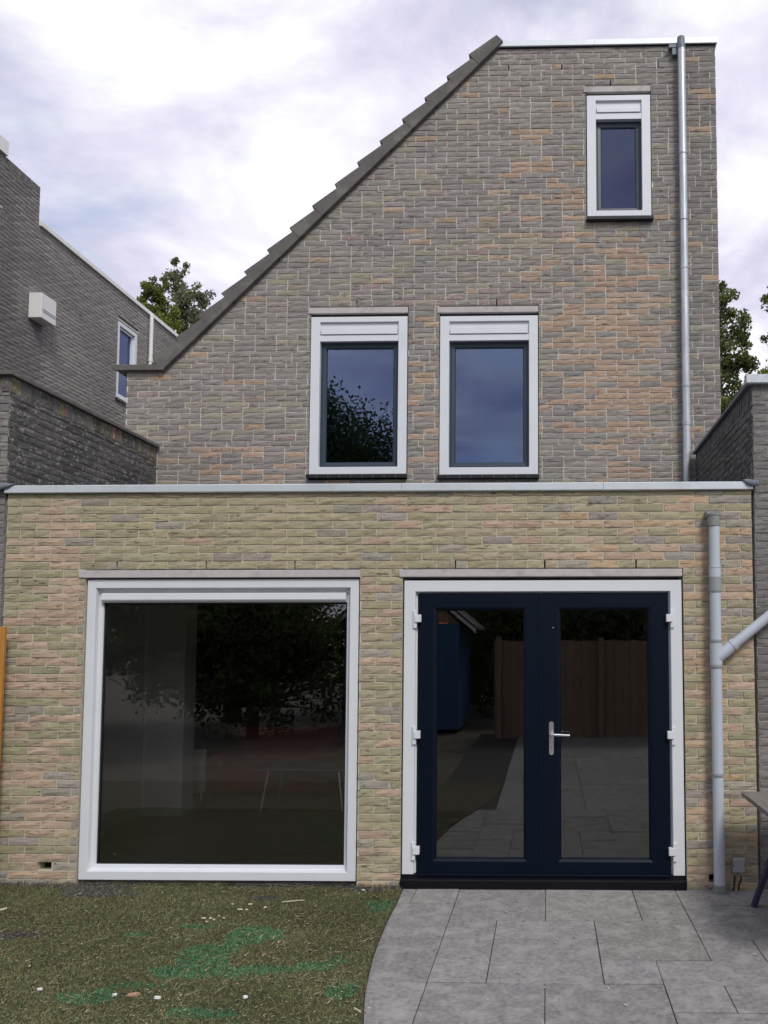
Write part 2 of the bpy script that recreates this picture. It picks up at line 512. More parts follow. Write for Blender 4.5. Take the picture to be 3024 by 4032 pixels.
def brick_wall(root, name, lo, hi, z0, z1, face, out, plane, ops, colfn, bmat, mmat, thick=0.105, near=None, limit=300, wild=False, zfrom=None, label=None, slots=()):
    """mortar bed (the wall part) with bricks on it: the nearest ones each an object, the rest one mesh"""
    zr = []
    k = 0
    while z0 + k * CO < z1 - 1e-4:
        za = z0 + k * CO; zb = min(z1, za + CO)
        zr.append((k, za, zb)); k += 1
    core = MB()
    bricks = []
    for k, za, zb in zr:
        zm = (za + zb) / 2
        l = lo(zm) if callable(lo) else lo
        h = hi(zm) if callable(hi) else hi
        if h - l < 0.02: continue
        rec = face - out * 0.0085
        bk = face - out * thick
        for s0, s1 in intervals(l, h, zm, list(ops) + list(slots)):
            y0, y1 = min(rec, bk), max(rec, bk)
            if plane == 'y': core.box(s0, s1, y0, y1, za, zb)
            else: core.box(y0, y1, s0, s1, za, zb)
        if zfrom and zb < zfrom: continue
        if zb - za < 0.03: continue
        off = (0.5 * (k % 2)) if not wild else rng.choice([0, 0.5, 0.25, 0.75]) if rng.random() < 0.3 else 0.5 * (k % 2)
        off += rng.uniform(-0.02, 0.02)
        gl = (lo if not callable(lo) else -5.0) - BL * 2
        cuts = []
        a = gl + off * BL
        while a < h + BL:
            cuts.append(a)
            if wild and rng.random() < 0.10: a += BL / 2
            else: a += BL
        for s0, s1 in intervals(l, h, zm, list(ops) + list(slots)):
            for c0, c1 in zip(cuts[:-1], cuts[1:]):
                b0, b1 = max(s0, c0 + JT / 2), min(s1, c1 - JT / 2)
                if b1 - b0 < 0.012: continue
                bricks.append((b0, b1, za + JT / 2, zb - JT / 2))
    wall = build(name, core, mmat, root, recalc=False)
    if label: wall['label'] = label
    if near:
        bricks.sort(key=near)
    for i, (b0, b1, c0, c1) in enumerate(bricks[:limit]):
        am, zm = (b0 + b1) / 2, (c0 + c1) / 2
        mb = MB()
        brick_into(mb, b0 - am, b1 - am, c0 - zm, c1 - zm, 0, out, plane, colfn(am, zm))
        me = mesh_of('brick', mb); me.materials.append(M[bmat])
        o = bpy.data.objects.new('brick', me); COL.objects.link(o)
        o.parent = wall
        o.matrix_parent_inverse = Matrix.Identity(4)
        o.location = Vector((am, face, zm) if plane == 'y' else (face, am, zm))
    rest = bricks[limit:]
    if rest:
        mb = MB()
        for b0, b1, c0, c1 in rest:
            brick_into(mb, b0, b1, c0, c1, face, out, plane, colfn((b0 + b1) / 2, (c0 + c1) / 2))
        o = build('brickwork', mb, bmat, wall, recalc=False)
        tag(o, kind='stuff')
    return wall


# ================================================================== THE GROUND
def sheet(name, x0, x1, y0, y1, z, mat, n=1):
    mb = MB()
    mb.add([(x0, y0, z), (x1, y0, z), (x1, y1, z), (x0, y1, z)], [(0, 1, 2, 3)])
    o = build(name, mb, mat, recalc=False)
    return o


tag(sheet('ground', -400, 400, -400, 400, -0.09, 'ground'), kind='structure')

# paved terrace: bed of joint sand with slabs in a mixed 30 / 60 cm pattern
XS = lambda k: -0.945 + 0.3095 * k
YS = lambda j: -0.025 - 0.3155 * j
mb = MB(); mb.box(-1.30, 3.4, -9.6, -0.002, -0.085, -0.0055)
terrace = tag(build('terrace', mb, 'joint', recalc=False), kind='structure')
slabs = [(0, 0, 1, 1), (-1, 1, 2, 2), (-1, 3, 2, 2), (-1, 5, 2, 2), (-1, 0, 1, 1),
         (1, 0, 2, 2), (1, 2, 1, 2), (1, 4, 1, 1), (1, 5, 2, 1), (1, 6, 2, 2),
         (2, 2, 2, 1), (2, 3, 2, 2), (3, 0, 2, 2), (3, 5, 2, 2), (5, 0, 1, 1), (5, 1, 1, 1),
         (4, 2, 2, 2), (4, 4, 1, 1), (5, 4, 2, 1), (6, 3, 1, 1), (6, 0, 2, 1), (6, 1, 2, 2), (7, 3, 2, 2),
         (5, 5, 1, 1), (6, 5, 2, 1), (5, 6, 2, 2), (8, 0, 2, 1), (8, 1, 2, 2), (9, 3, 1, 2), (8, 5, 2, 2), (7, 6, 1, 1), (7, 7, 2, 1),
         (-1, 7, 2, 1), (3, 7, 2, 1)]
TURF_EDGE = [(-1.055, 0.0), (-1.035, -0.33), (-1.033, -0.63), (-1.018, -0.94), (-0.995, -1.30), (-0.955, -1.59), (-0.935, -1.74), (-0.87, -2.06), (-0.80, -2.35), (-0.72, -2.7), (-0.62, -3.2), (-0.55, -4.2)]


def edge_x(y):
    for (xa, ya), (xb, yb) in zip(TURF_EDGE[:-1], TURF_EDGE[1:]):
        if yb <= y <= ya:
            return xa + (xb - xa) * (ya - y) / (ya - yb)
    return TURF_EDGE[-1][0] if y < -4 else TURF_EDGE[0][0]


for (i, j, w, h) in slabs:
    g = rng.uniform(0.0018, 0.0034)
    x0, x1 = XS(i) + g, XS(i + w) - g
    gy_ = g + 0.0016
    y1, y0 = YS(j) - gy_, YS(j + h) + gy_
    if j == 0: y1 = -0.006
    ztop = rng.uniform(-0.0015, 0.0025)
    t = rng.uniform(0.88, 1.10)
    col = (0.205 * t, 0.199 * t * rng.uniform(0.985, 1.01), 0.193 * t * rng.uniform(0.97, 1.02))
    mb = MB()
    if i == -1:                                  # edge slabs are cut along the curve of the turf
        ys = [y1 + (y0 - y1) * q / 5 for q in range(6)]
        poly = [(max(x0, edge_x(y) + 0.006), y) for y in ys] + [(x1, y0), (x1, y1)]
        n = len(poly)
        vs = [(a, b, ztop) for a, b in poly] + [(a, b, -0.04) for a, b in poly]
        fs = [tuple(range(n)), tuple(range(2 * n - 1, n - 1, -1))] + [(q, n + q, n + (q + 1) % n, (q + 1) % n) for q in range(n)]
        mb.add(vs, fs, col)
    else:
        mb.box(x0, x1, y0, y1, -0.04, ztop, col)
    for q, p in enumerate(mb.v):                 # barely out of level
        mb.v[q] = (p[0], p[1], p[2] + (0.0012 * math.sin(p[0] * 7 + i * 3 + j) if p[2] > -0.03 else 0))
    build('paving_slab', mb, 'slab', terrace, bevel=0.002)
# the rest of the terrace behind the photographer
mb = MB()
for yy in range(18):
    for xx in range(8):
        x0 = -0.55 + xx * 0.48; y1 = -2.56 - yy * 0.39
        t = rng.uniform(0.88, 1.10)
        mb.box(x0 + 0.003, x0 + 0.477, y1 - 0.387, y1, -0.04, -0.003 + rng.uniform(-0.002, 0.002), (0.222 * t, 0.216 * t, 0.211 * t))
tag(build('paving_field', mb, 'slab', terrace, recalc=False), kind='stuff')

# artificial turf
mb = MB()
ey = [0.0 - 0.18 * q for q in range(24)]
top = [(edge_x(y), y) for y in ey]
poly = top + [(-7.5, ey[-1]), (-7.5, 0.0)]
n = len(poly)
mb.add([(a, b, 0.004) for a, b in poly] + [(a, b, -0.08) for a, b in poly],
       [tuple(range(n)), tuple(range(2 * n - 1, n - 1, -1))] + [(q, n + q, n + (q + 1) % n, (q + 1) % n) for q in range(n)])
tag(build('lawn', mb, 'turfbase'), kind='structure')
GREEN = [(-1.93, -1.28, .16, .22), (-1.80, -1.0, .20, .14), (-1.90, -1.52, .30, .10), (-1.55, -1.50, .25, .07), (-1.25, -1.46, .14, .07), (-1.05, -1.76, .10, .10),
         (-2.33, -1.83, .17, .09), (-2.10, -1.71, .15, .05), (-1.70, -2.0, .22, .07), (-1.16, -1.36, .07, .06), (-1.13, -0.42, .12, .12), (-2.17, -0.86, .12, .06), (-2.5, -1.0, .12, .05), (-1.38, -0.05, .05, .05)]
GREY = [(-3.14, -0.25, .26, .10), (-3.35, -0.10, .30, .06), (-3.25, -1.02, .22, .06), (-3.5, -0.03, .5, .05), (-1.35, -0.06, .26, .08), (-2.05, -0.03, .30, .05), (-1.95, -0.30, .10, .05), (-1.6, -0.01, .9, .03)]


def blobs(x, y, L_):
    v = np.full(x.shape, -9.0)
    for cx, cy_, rx, ry in L_:
        v = np.maximum(v, 1 - ((x - cx) / rx) ** 2 - ((y - cy_) / ry) ** 2)
    return v


def grid_noise(x, y, s, seed):
    r_ = np.random.default_rng(seed); g = r_.random((97, 97))
    u, w = x * s + 500, y * s + 500
    i, j = np.floor(u).astype(int), np.floor(w).astype(int)
    fx, fy = u - i, w - j
    return (g[i % 97, j % 97] * (1 - fx) + g[(i + 1) % 97, j % 97] * fx) * (1 - fy) + (g[i % 97, (j + 1) % 97] * (1 - fx) + g[(i + 1) % 97, (j + 1) % 97] * fx) * fy


def tri_cloud(name, P, D, L_, W_, C, mat, parent=None):
    """thin triangular blades: base P, direction D (unit), length, width"""
    n = len(P)
    side = np.cross(D, np.array([0.0, 0.0, 1.0])); ln = np.linalg.norm(side, axis=1, keepdims=True); side = np.where(ln > 1e-4, side / np.maximum(ln, 1e-4), np.array([[1.0, 0, 0]]))
    V = np.empty((n, 3, 3), dtype=np.float32)
    V[:, 0] = P - side * W_[:, None] / 2; V[:, 1] = P + side * W_[:, None] / 2; V[:, 2] = P + D * L_[:, None]
    me = bpy.data.meshes.new(name)
    me.vertices.add(n * 3); me.vertices.foreach_set('co', V.ravel())
    me.loops.add(n * 3); me.loops.foreach_set('vertex_index', np.arange(n * 3, dtype=np.int32))
    me.polygons.add(n); me.polygons.foreach_set('loop_start', np.arange(0, n * 3, 3, dtype=np.int32))
    at = me.color_attributes.new('tint', 'FLOAT_COLOR', 'POINT')
    cc = np.ones((n, 3, 4), dtype=np.float32); cc[:, :, :3] = C[:, None, :]
    at.data.foreach_set('color', cc.ravel())
    me.update(calc_edges=True); me.materials.append(M[mat])
    o = bpy.data.objects.new(name, me); COL.objects.link(o)
    if parent: o.parent = parent; o.matrix_parent_inverse = parent.matrix_world.inverted()
    return o


NB = 300000
x = nrg.uniform(-4.6, -0.75, NB); y = nrg.uniform(-2.45, 0.0, NB)
ex = np.interp(-y, [-p[1] for p in TURF_EDGE], [p[0] for p in TURF_EDGE])
k = x < ex - 0.004 + nrg.normal(0, 0.011, NB)
x, y = x[k], y[k]; n = len(x)
wob = (grid_noise(x, y, 9, 1) - 0.5) * 1.5 + (grid_noise(x, y, 28, 2) - 0.5) * 0.8
gr = blobs(x, y, GREEN) + wob * 1.0
gy = blobs(x, y, GREY) + wob * 1.0
C = np.empty((n, 3))
tone = nrg.uniform(0.40, 1.55, n)[:, None] * (0.8 + 0.5 * grid_noise(x, y, 5, 7))[:, None]
C[:] = np.array([0.122, 0.130, 0.052]) * tone
brown = nrg.random(n) < 0.30
C[brown] = np.array([0.140, 0.120, 0.066]) * tone[brown]
sp = nrg.random(n) < 0.13
C[sp] = np.array([0.050, 0.105, 0.045]) * tone[sp]
gm = (gr > 0.15) & (nrg.random(n) < 0.86)
C[gm] = np.array([0.060, 0.185, 0.082]) * tone[gm]
gm2 = (gy > 0.1) & (nrg.random(n) < 0.8)
C[gm2] = np.array([0.085, 0.082, 0.090]) * tone[gm2]
az = nrg.uniform(0, 2 * np.pi, n); el = nrg.uniform(0.10, 1.05, n)
D = np.stack([np.cos(az) * np.cos(el), np.sin(az) * np.cos(el), np.sin(el)], 1)
near_wall = np.clip(1 - (-y) / 0.06, 0, 1)
P = np.stack([x, y, 0.004 + nrg.uniform(0, 0.010, n) + near_wall * 0.015 * nrg.random(n)], 1)
tag(tri_cloud('turf_fibres', P, D, nrg.uniform(0.010, 0.030, n), nrg.uniform(0.0018, 0.0036, n), C, 'fibre'), 'matted olive and green artificial turf with sawdust worked in', 'turf', kind='stuff')

# sawdust and wood shavings
NS = 24000
x = nrg.uniform(-4.5, -0.75, NS); y = nrg.uniform(-2.45, -0.01, NS)
ex = np.interp(-y, [-p[1] for p in TURF_EDGE], [p[0] for p in TURF_EDGE])
k = (x < ex - 0.01) & (nrg.random(NS) < 0.35 + 0.9 * grid_noise(x, y, 3.2, 31)); x, y = x[k], y[k]; n = len(x)
az = nrg.normal(0.25, 0.8, n); el = nrg.uniform(-0.05, 0.35, n)
D = np.stack([np.cos(az) * np.cos(el), np.sin(az) * np.cos(el), np.sin(el)], 1)
big = nrg.random(n) < 0.07
L_ = np.where(big, nrg.uniform(0.02, 0.055, n), nrg.uniform(0.006, 0.019, n)); W_ = np.where(big, nrg.uniform(0.004, 0.009, n), nrg.uniform(0.003, 0.006, n))
C = np.array([0.33, 0.28, 0.175])[None] * nrg.uniform(0.4, 1.3, n)[:, None]
br = nrg.random(n) < 0.06
C[br] = np.array([0.60, 0.56, 0.42]) * nrg.uniform(0.8, 1.2, br.sum())[:, None]
P = np.stack([x, y, 0.017 + nrg.uniform(0, 0.010, n)], 1)
tag(tri_cloud('wood_shavings', P, D, L_, W_, C, 'chip'), 'pale wood shavings scattered over the turf', 'wood shavings', kind='stuff')


def chunk(name, x, y, s, rz, mat, label, cat, group=None, z=0.022, pts=6):
    """an irregular broken offcut"""
    mb = MB()
    n = pts
    a = [2 * math.pi * (i + rng.uniform(-0.3, 0.3)) / n for i in range(n)]
    ring = [(math.cos(t) * rng.uniform(0.75, 1.0), math.sin(t) * rng.uniform(0.75, 1.0)) for t in a]
    vs = [(p[0] * s[0], p[1] * s[1], -s[2]) for p in ring] + [(p[0] * s[0] * rng.uniform(.86, 1), p[1] * s[1] * rng.uniform(.86, 1), s[2] * rng.uniform(0.6, 1.0)) for p in ring]
    mb.add(vs, [tuple(range(n - 1, -1, -1)), tuple(range(n, 2 * n))] + [(i, (i + 1) % n, n + (i + 1) % n, n + i) for i in range(n)])
    o = build(name, mb, mat, bevel=0.0008)
    o.location = (x, y, z); o.rotation_euler = (rng.uniform(-.1, .1), rng.uniform(-.1, .1), rz)
    tag(o, label, cat, group)
    return o


chunk('white_offcut', -2.583, -1.775, (.017, .008, .006), 0.15, 'white_offcut', 'white rectangular offcut lying alone at the lower left of the turf', 'offcut', 'white offcuts on the turf', pts=4)
chunk('white_offcut', -2.169, -1.83, (.014, .008, .006), 0.35, 'white_offcut', 'small white offcut just left of the brown wood chip', 'offcut', 'white offcuts on the turf')
chunk('wood_chip', -2.077, -1.826, (.034, .012, .007), 0.5, 'bark_chip', 'reddish brown splintered wood chip between two white offcuts', 'wood chip')
chunk('white_offcut', -1.937, -1.856, (.019, .009, .007), 0.2, 'white_offcut', 'rounded white offcut just right of the brown wood chip', 'offcut', 'white offcuts on the turf')
chunk('white_offcut', -1.504, -1.842, (.014, .010, .007), 0.1, 'white_offcut', 'square white offcut alone near the paving side of the turf', 'offcut', 'white offcuts on the turf', pts=4)
chunk('wood_splinter', -3.602, -0.58, (.034, .010, .005), 0.9, 'pale_wood', 'pale thick wood splinter at the left end of the turf', 'splinter', 'pale splinters on the turf')
NL = ['long flat pale splinter at the left of the loose cluster on the turf', 'slanted pale splinter furthest back in the loose cluster on the turf', 'stubby pale splinter in the middle of the loose cluster on the turf', 'blunt pale splinter at the right end of the loose cluster', 'thin pale splinter left behind the loose cluster nearest the window']
for q, (xx, yy, ss, rr_) in enumerate([(-2.03, -0.555, (.022, .008, .004), .1), (-2.00, -0.45, (.020, .007, .004), .7), (-1.985, -0.56, (.012, .008, .004), .3), (-1.88, -0.51, (.013, .009, .004), .3), (-2.12, -0.45, (.012, .005, .003), .1)]):
    chunk('wood_splinter', xx, yy, ss, rr_, 'pale_wood', NL[q], 'splinter', 'splinter cluster nearer the window')
NL = ['long pale splinter at the left end of the small heap by the green patch', 'thick pale splinter in the middle of the small heap by the green patch', 'blocky pale bit at the right of the small heap by the green patch', 'thin pale splinter in front of the small heap by the green patch', 'tiny pale bit behind the small heap by the green patch', 'thin pale splinter lying apart to the right of the small heap']
for q, (xx, yy, ss, rr_) in enumerate([(-2.20, -0.725, (.020, .007, .004), 0), (-2.155, -0.725, (.012, .009, .004), .6), (-2.12, -0.75, (.009, .007, .004), .1), (-2.15, -0.79, (.012, .005, .003), 0), (-2.12, -0.68, (.008, .006, .003), .4), (-2.07, -0.72, (.012, .005, .003), .5)]):
    chunk('wood_splinter', xx, yy, ss, rr_, 'pale_wood', NL[q], 'splinter', 'splinter heap by the green patch')
chunk('wood_stick', -1.734, -0.38, (.085, .0035, .003), 0.32, 'pale_wood', 'long thin pale stick lying on the turf', 'stick', pts=6)
chunk('wood_stick', -0.915, -1.97, (.045, .0045, .004), -0.8, 'pale_wood', 'short pale stick at the edge of turf and paving', 'stick', pts=6)
chunk('wood_splinter', -1.31, -0.13, (.018, .008, .004), -0.2, 'pale_wood', 'pale splinter on the turf beside the french door corner', 'splinter')
# bits of debris on the terrace
mb = MB()
for q in range(120):
    a, b = rng.uniform(-0.9, 1.7), rng.uniform(-2.4, -0.05)
    s_ = rng.uniform(0.002, 0.007); an = rng.uniform(0, 3.1)
    c_, s2 = math.cos(an), math.sin(an); l_ = s_ * rng.uniform(1, 4)
    vs = [(a + c_ * u * l_ - s2 * w * s_, b + s2 * u * l_ + c_ * w * s_, 0.0025 + h * 0.003) for h in (0, 1) for u, w in ((-.5, -.5), (.5, -.5), (.5, .5), (-.5, .5))]
    t = rng.uniform(0.35, 1.0)
    mb.add(vs, [(4, 5, 6, 7), (0, 1, 5, 4), (1, 2, 6, 5), (2, 3, 7, 6), (3, 0, 4, 7)], (0.55 * t, 0.53 * t, 0.47 * t))
tag(build('paving_debris', mb, 'chip'), 'tiny pale crumbs and straws scattered on the paving', 'debris', kind='stuff')

# ================================================================== EXTENSION
WX0, WX1, WZ0, WZ1 = -3.458, -1.405, 0.035, 2.250
DX0, DX1, DZ1 = -1.065, 0.992, 2.236
EX0, EX1, ETOP = -4.090, 1.520, 2.905
ext = empty('house_extension', (-1.28, 0.05, 0), 'single-storey buff brick extension with a large white window and navy french doors', 'extension')

KH, TA, SA, GY, OR = (0.315, 0.292, 0.188), (0.365, 0.318, 0.215), (0.415, 0.318, 0.238), (0.290, 0.272, 0.240), (0.420, 0.315, 0.195)


def ext_col(x, z):
    n_ = vn(x * 1.1 + 7, z * 1.6 + 3) * 0.6 + vn(x * 3.1, z * 5 + 20) * 0.4
    c = lerp(KH, TA, min(1, max(0, (n_ - 0.25) * 1.6)))
    ps = 0.05
    ps += 0.65 * math.exp(-((x + 3.75) / 0.20) ** 2) + 0.35 * math.exp(-((x + 3.6) / 0.25) ** 2) * (z < 2.2)
    ps += 0.55 * math.exp(-((x - 1.25) / 0.35) ** 2) + 0.35 * math.exp(-((x - 0.6) / 0.5) ** 2 - ((z - 2.5) / 0.25) ** 2) + 0.2 * math.exp(-((x + 1.2) / .2) ** 2)
    if rng.random() < ps * (0.5 + n_):
        c = lerp(SA, OR, rng.random() if x > 0 else 0.2 * rng.random())
    pg = 0.07 + 0.5 * max(0, 0.5 - z) + 0.35 * math.exp(-((x + 3.55) / 0.10) ** 2) * (z < 1.0) + 0.22 * math.exp(-((x - 1.25) / 0.35) ** 2) * (z > 1.9)
    if rng.random() < pg:
        c = lerp(c, GY, 0.8)
    return jit(c, 0.10)


ops = [(WX0 - 0.012, WX1 + 0.012, -1, 2.315), (DX0 - 0.012, DX1 + 0.012, -1, 2.315)]
slots = [(xx - 0.006, xx + 0.006, 2.335, 2.395) for xx in (-3.23, -2.556, -1.886, -0.682, -0.018, 0.658)]
slots += [(-3.758, -3.65, 0.078, 0.14), (1.16, 1.24, 0.05, 0.10)]
ewall = brick_wall(ext, 'wall', EX0 + 0.006, EX1 - 0.006, -0.015, ETOP, 0.0, -1, 'y', ops, ext_col, 'brick', 'mortar', slots=slots,
                   near=lambda b: ((b[0] + b[1]) / 2) ** 2 + ((b[2] + b[3]) / 2 - 1.7) ** 2)
mb = MB()                                                      # black backing puts the darkness behind the open slots into colour
for s_ in slots:
    mb.box(s_[0] - 0.01, s_[1] + 0.01, 0.106, 0.118, s_[2] - 0.01, s_[3] + 0.01)
build('slot_backing', mb, 'gasket', ext, recalc=False)
# inner leaf, side walls, ceiling, roof
mb = MB()
mb.box(EX0, WX0, 0.12, 0.30, 0, 2.66); mb.box(WX1, DX0, 0.12, 0.30, 0, 2.66); mb.box(DX1, EX1, 0.12, 0.30, 0, 2.66)
mb.box(WX0, WX1, 0.12, 0.30, 2.26, 2.66); mb.box(DX0, DX1, 0.12, 0.30, 2.26, 2.66)
mb.box(EX0 - 0.02, EX0 + 0.06, 0.30, 2.04, 0, 2.66)
mb.box(EX1 - 0.10, EX1 - 0.002, 0.30, 6.0, 0, 2.66)
build('inner_wall', mb, 'interior', ext, recalc=False)
mb = MB(); mb.box(EX0 + 0.06, -3.63, 2.05, 2.30, 0.06, 2.64)
pier = build('wall_pier', mb, 'interior', ext, bevel=0.003)
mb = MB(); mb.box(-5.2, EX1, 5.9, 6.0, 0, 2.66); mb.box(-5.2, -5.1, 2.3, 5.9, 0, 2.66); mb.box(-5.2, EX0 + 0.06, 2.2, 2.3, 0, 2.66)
build('back_wall', mb, 'interior_dim', ext, recalc=False)
mb = MB()
for q in range(30):
    y0 = 0.12 + q * 0.193
    mb.box(-5.1, EX1 - 0.1, y0 + 0.001, y0 + 0.192, -0.02, 0.06)
build('interior_floor', mb, 'floor', ext, recalc=False)
mb = MB(); mb.box(-5.2, EX1, 0.12, 6.0, 2.66, 2.80)
build('ceiling', mb, 'interior', ext, recalc=False)
mb = MB(); mb.box(EX0 + 0.06, EX0 + 0.075, 0.30, 2.04, 0.06, 0.15); mb.box(-4.03, -3.615, 2.035, 2.05, 0.06, 0.15); mb.box(-3.63, -3.615, 2.05, 2.30, 0.06, 0.15)
build('skirting_board', mb, 'skirting', ext, recalc=False)
mb = MB(); mb.box(EX0, EX1, 0.11, 2.29, 2.802, 2.86)
build('flat_roof', mb, 'bitumen', ext, recalc=False)

# lintels
for nm, (a, b) in (('window', (-3.515, -1.395)), ('door', (-1.100, 0.996))):
    boxo('lintel', (a, b, -0.006, 0.10, 2.262, 2.318), 'concrete', ext, 0.004)

# roof trim in lengths, with lead ends
cuts = [-4.093, -3.695, -1.085, 0.42, 1.522]
trim = pempty('roof_trim', ext)
for a, b in zip(cuts[:-1], cuts[1:]):
    mb = MB()
    g = 0.0012
    z0 = 2.902; z1 = 2.962
    prof = [(-0.022, z0), (-0.028, z0 + 0.005), (-0.028, z1 - 0.006), (-0.022, z1), (0.07, z1 + 0.004), (0.075, z1 - 0.02), (0.02, z1 - 0.03), (-0.016, z1 - 0.03), (-0.016, z0)]
    mb.prism(prof, 'x', a + g, b - g)
    build('trim_length', mb, 'alu', trim)


def lead_cap(x0, x1, sgn):
    mb = MB()
    nx = 12
    for j, (yy, zt, zb) in enumerate([(-0.036, 0, 0)]):
        pass
    pts = []
    for i in range(nx + 1):
        u = i / nx
        x_ = x0 + (x1 - x0) * u
        w = u if sgn > 0 else 1 - u
        drop = 0.042 * math.sin(min(1, w * 2.0) * math.pi / 2) + rng.uniform(-0.002, 0.002)
        pts.append((x_, drop, w))
    for i in range(nx):
        (xa, da, wa), (xb, db, wb) = pts[i], pts[i + 1]
        bulge = lambda w: -0.034 - 0.012 * math.sin(w * math.pi)
        vs = [(xa, bulge(wa), 2.972 - da - 0.004), (xb, bulge(wb), 2.972 - db - 0.004), (xb, bulge(wb) - 0.001, 2.972 + 0.004 * math.sin(wb * 6)), (xa, bulge(wa) - 0.001, 2.972 + 0.004 * math.sin(wa * 6)),
              (xa, 0.09, 2.978), (xb, 0.09, 2.978)]
        mb.add(vs, [(0, 1, 2, 3), (3, 2, 5, 4)])
    o = build('lead_cap', mb, 'lead', trim, smooth=True)
    sm = o.modifiers.new('thickness', 'SOLIDIFY'); sm.thickness = 0.004
    return o


lead_cap(-4.22, -4.015, -1)
lead_cap(1.445, 1.562, 1)

# ---- large fixed window
win = pempty('picture_window', ext)
mb = MB()
mb.loops((WX0, WX1, WZ0, WZ1), [(0, 0.12), (0, 0.022), (0.004, 0.018), (0.062, 0.018), (0.066, 0.022), (0.070, 0.060), (0.074, 0.066), (0.098, 0.070), (0.100, 0.074), (0.100, 0.14)], m=(1, 1, 1, 1))
build('frame', mb, 'white', win)
mb = MB()
mb.loops((WX0 + 0.095, WX1 - 0.095, WZ0 + 0.095, WZ1 - 0.17), [(0.0, 0.09), (0.006, 0.084), (0.014, 0.084), (0.016, 0.10)])
build('gasket', mb, 'gasket', win)
boxo('pane', (WX0 + 0.1, WX1 - 0.1, 0.094, 0.102, WZ0 + 0.098, WZ1 - 0.165), 'glass', win, 0)
mb = MB()                                                     # ventilation strip at the head
mb.prism([(0.045, 2.150), (0.030, 2.146), (0.028, 2.100), (0.034, 2.090), (0.05, 2.086), (0.05, 2.080), (0.075, 2.072), (0.11, 2.072), (0.11, 2.150)], 'x', WX0 + 0.101, WX1 - 0.101)
build('ventilation_strip', mb, 'white', win, bevel=0.0015)
boxo('strip_gasket', (WX0 + 0.102, WX1 - 0.102, 0.058, 0.10, 2.0715, 2.0825), 'gasket', win, 0)

# ---- french doors
door = pempty('french_doors', ext)
mb = MB()
fz = 0.092
fp = [(DX0, fz), (DX0, DZ1), (DX1, DZ1), (DX1, fz)]
fw_ = 0.085


def u_frame(mb, x0, x1, z0, z1, prof):
    """door frame without a sill: profile round three sides"""
    o = len(mb.v)
    for ins, d in prof:
        for a, z in ((x0 + ins, z0), (x0 + ins, z1 - ins), (x1 - ins, z1 - ins), (x1 - ins, z0)):
            mb.v.append((a, d, z))
    m_ = len(prof)
    for i in range(m_ - 1):
        for q in range(3):
            mb.f.append((o + i * 4 + q, o + i * 4 + q + 1, o + (i + 1) * 4 + q + 1, o + (i + 1) * 4 + q))
    mb.f.append(tuple(o + i * 4 for i in range(m_)))
    mb.f.append(tuple(o + i * 4 + 3 for i in range(m_ - 1, -1, -1)))


u_frame(mb, DX0, DX1, fz, DZ1, [(0, 0.13), (0, 0.018), (0.004, 0.014), (0.080, 0.014), (0.084, 0.018), (0.086, 0.044), (0.094, 0.048), (0.098, 0.052), (0.098, 0.13)])
build('frame', mb, 'white', door)
mb = MB()
mb.prism([(-0.034, 0.0), (-0.034, 0.060), (-0.026, 0.066), (0.02, 0.070), (0.02, 0.088), (0.13, 0.088), (0.13, 0.0)], 'x', DX0 - 0.004, DX1 + 0.004)
build('threshold', mb, 'black', door, bevel=0.002)
LEAF_Z0, LEAF_Z1 = 0.074, 2.142


def leaf(x0, x1, lw, rw):
    mb = MB()
    prof = [(0, 0.10), (0, 0.034), (0.05, 0.028), (0.90, 0.028), (1.0, 0.034), (1.0, 0.10)]
    o = len(mb.v)
    zt, zb = 0.118, 0.118
    # four mitred members with a hairline at every mitre
    outer = [(x0, LEAF_Z0), (x1, LEAF_Z0), (x1, LEAF_Z1), (x0, LEAF_Z1)]
    inner = [(x0 + lw, LEAF_Z0 + zb), (x1 - rw, LEAF_Z0 + zb), (x1 - rw, LEAF_Z1 - zt), (x0 + lw, LEAF_Z1 - zt)]
    for k_ in range(4):
        k2 = (k_ + 1) % 4
        vs = []
        for e, (A, B) in enumerate(((outer[k_], inner[k_]), (outer[k2], inner[k2]))):
            ux = (outer[k2][0] - outer[k_][0]); uz = (outer[k2][1] - outer[k_][1]); L__ = math.hypot(ux, uz)
            sg = 0.0007 * (1 if e == 0 else -1)
            for t_, d in prof:
                vs.append((A[0] + (B[0] - A[0]) * t_ + ux / L__ * sg, d, A[1] + (B[1] - A[1]) * t_ + uz / L__ * sg))
        m_ = len(prof)
        mb.add(vs, [(i, i + 1, m_ + i + 1, m_ + i) for i in range(m_ - 1)] + [tuple(range(m_)), tuple(range(2 * m_ - 1, m_ - 1, -1))])
    build('leaf', mb, 'navy', door)
    mb = MB()
    mb.loops((x0 + lw - 0.002, x1 - rw + 0.002, LEAF_Z0 + zb - 0.002, LEAF_Z1 - zt + 0.002), [(0, 0.05), (0.001, 0.034), (0.008, 0.040), (0.014, 0.052), (0.014, 0.07)])
    build('glazing_bead', mb, 'navy', door)
    boxo('pane', (x0 + lw + 0.008, x1 - rw - 0.008, 0.054, 0.062, LEAF_Z0 + zb + 0.008, LEAF_Z1 - zt - 0.008), 'glass', door, 0)


MIDX = -0.045
leaf(-0.957, MIDX - 0.0045, 0.126, 0.116)
leaf(MIDX + 0.0045, 0.894, 0.128, 0.142)
boxo('astragal', (MIDX - 0.020, MIDX + 0.012, 0.023, 0.0275, LEAF_Z0 + 0.012, LEAF_Z1 - 0.012), 'navy', door, 0.001)
mb = MB(); mb.box(-0.965, 0.902, 0.062, 0.068, 0.088, 2.150)
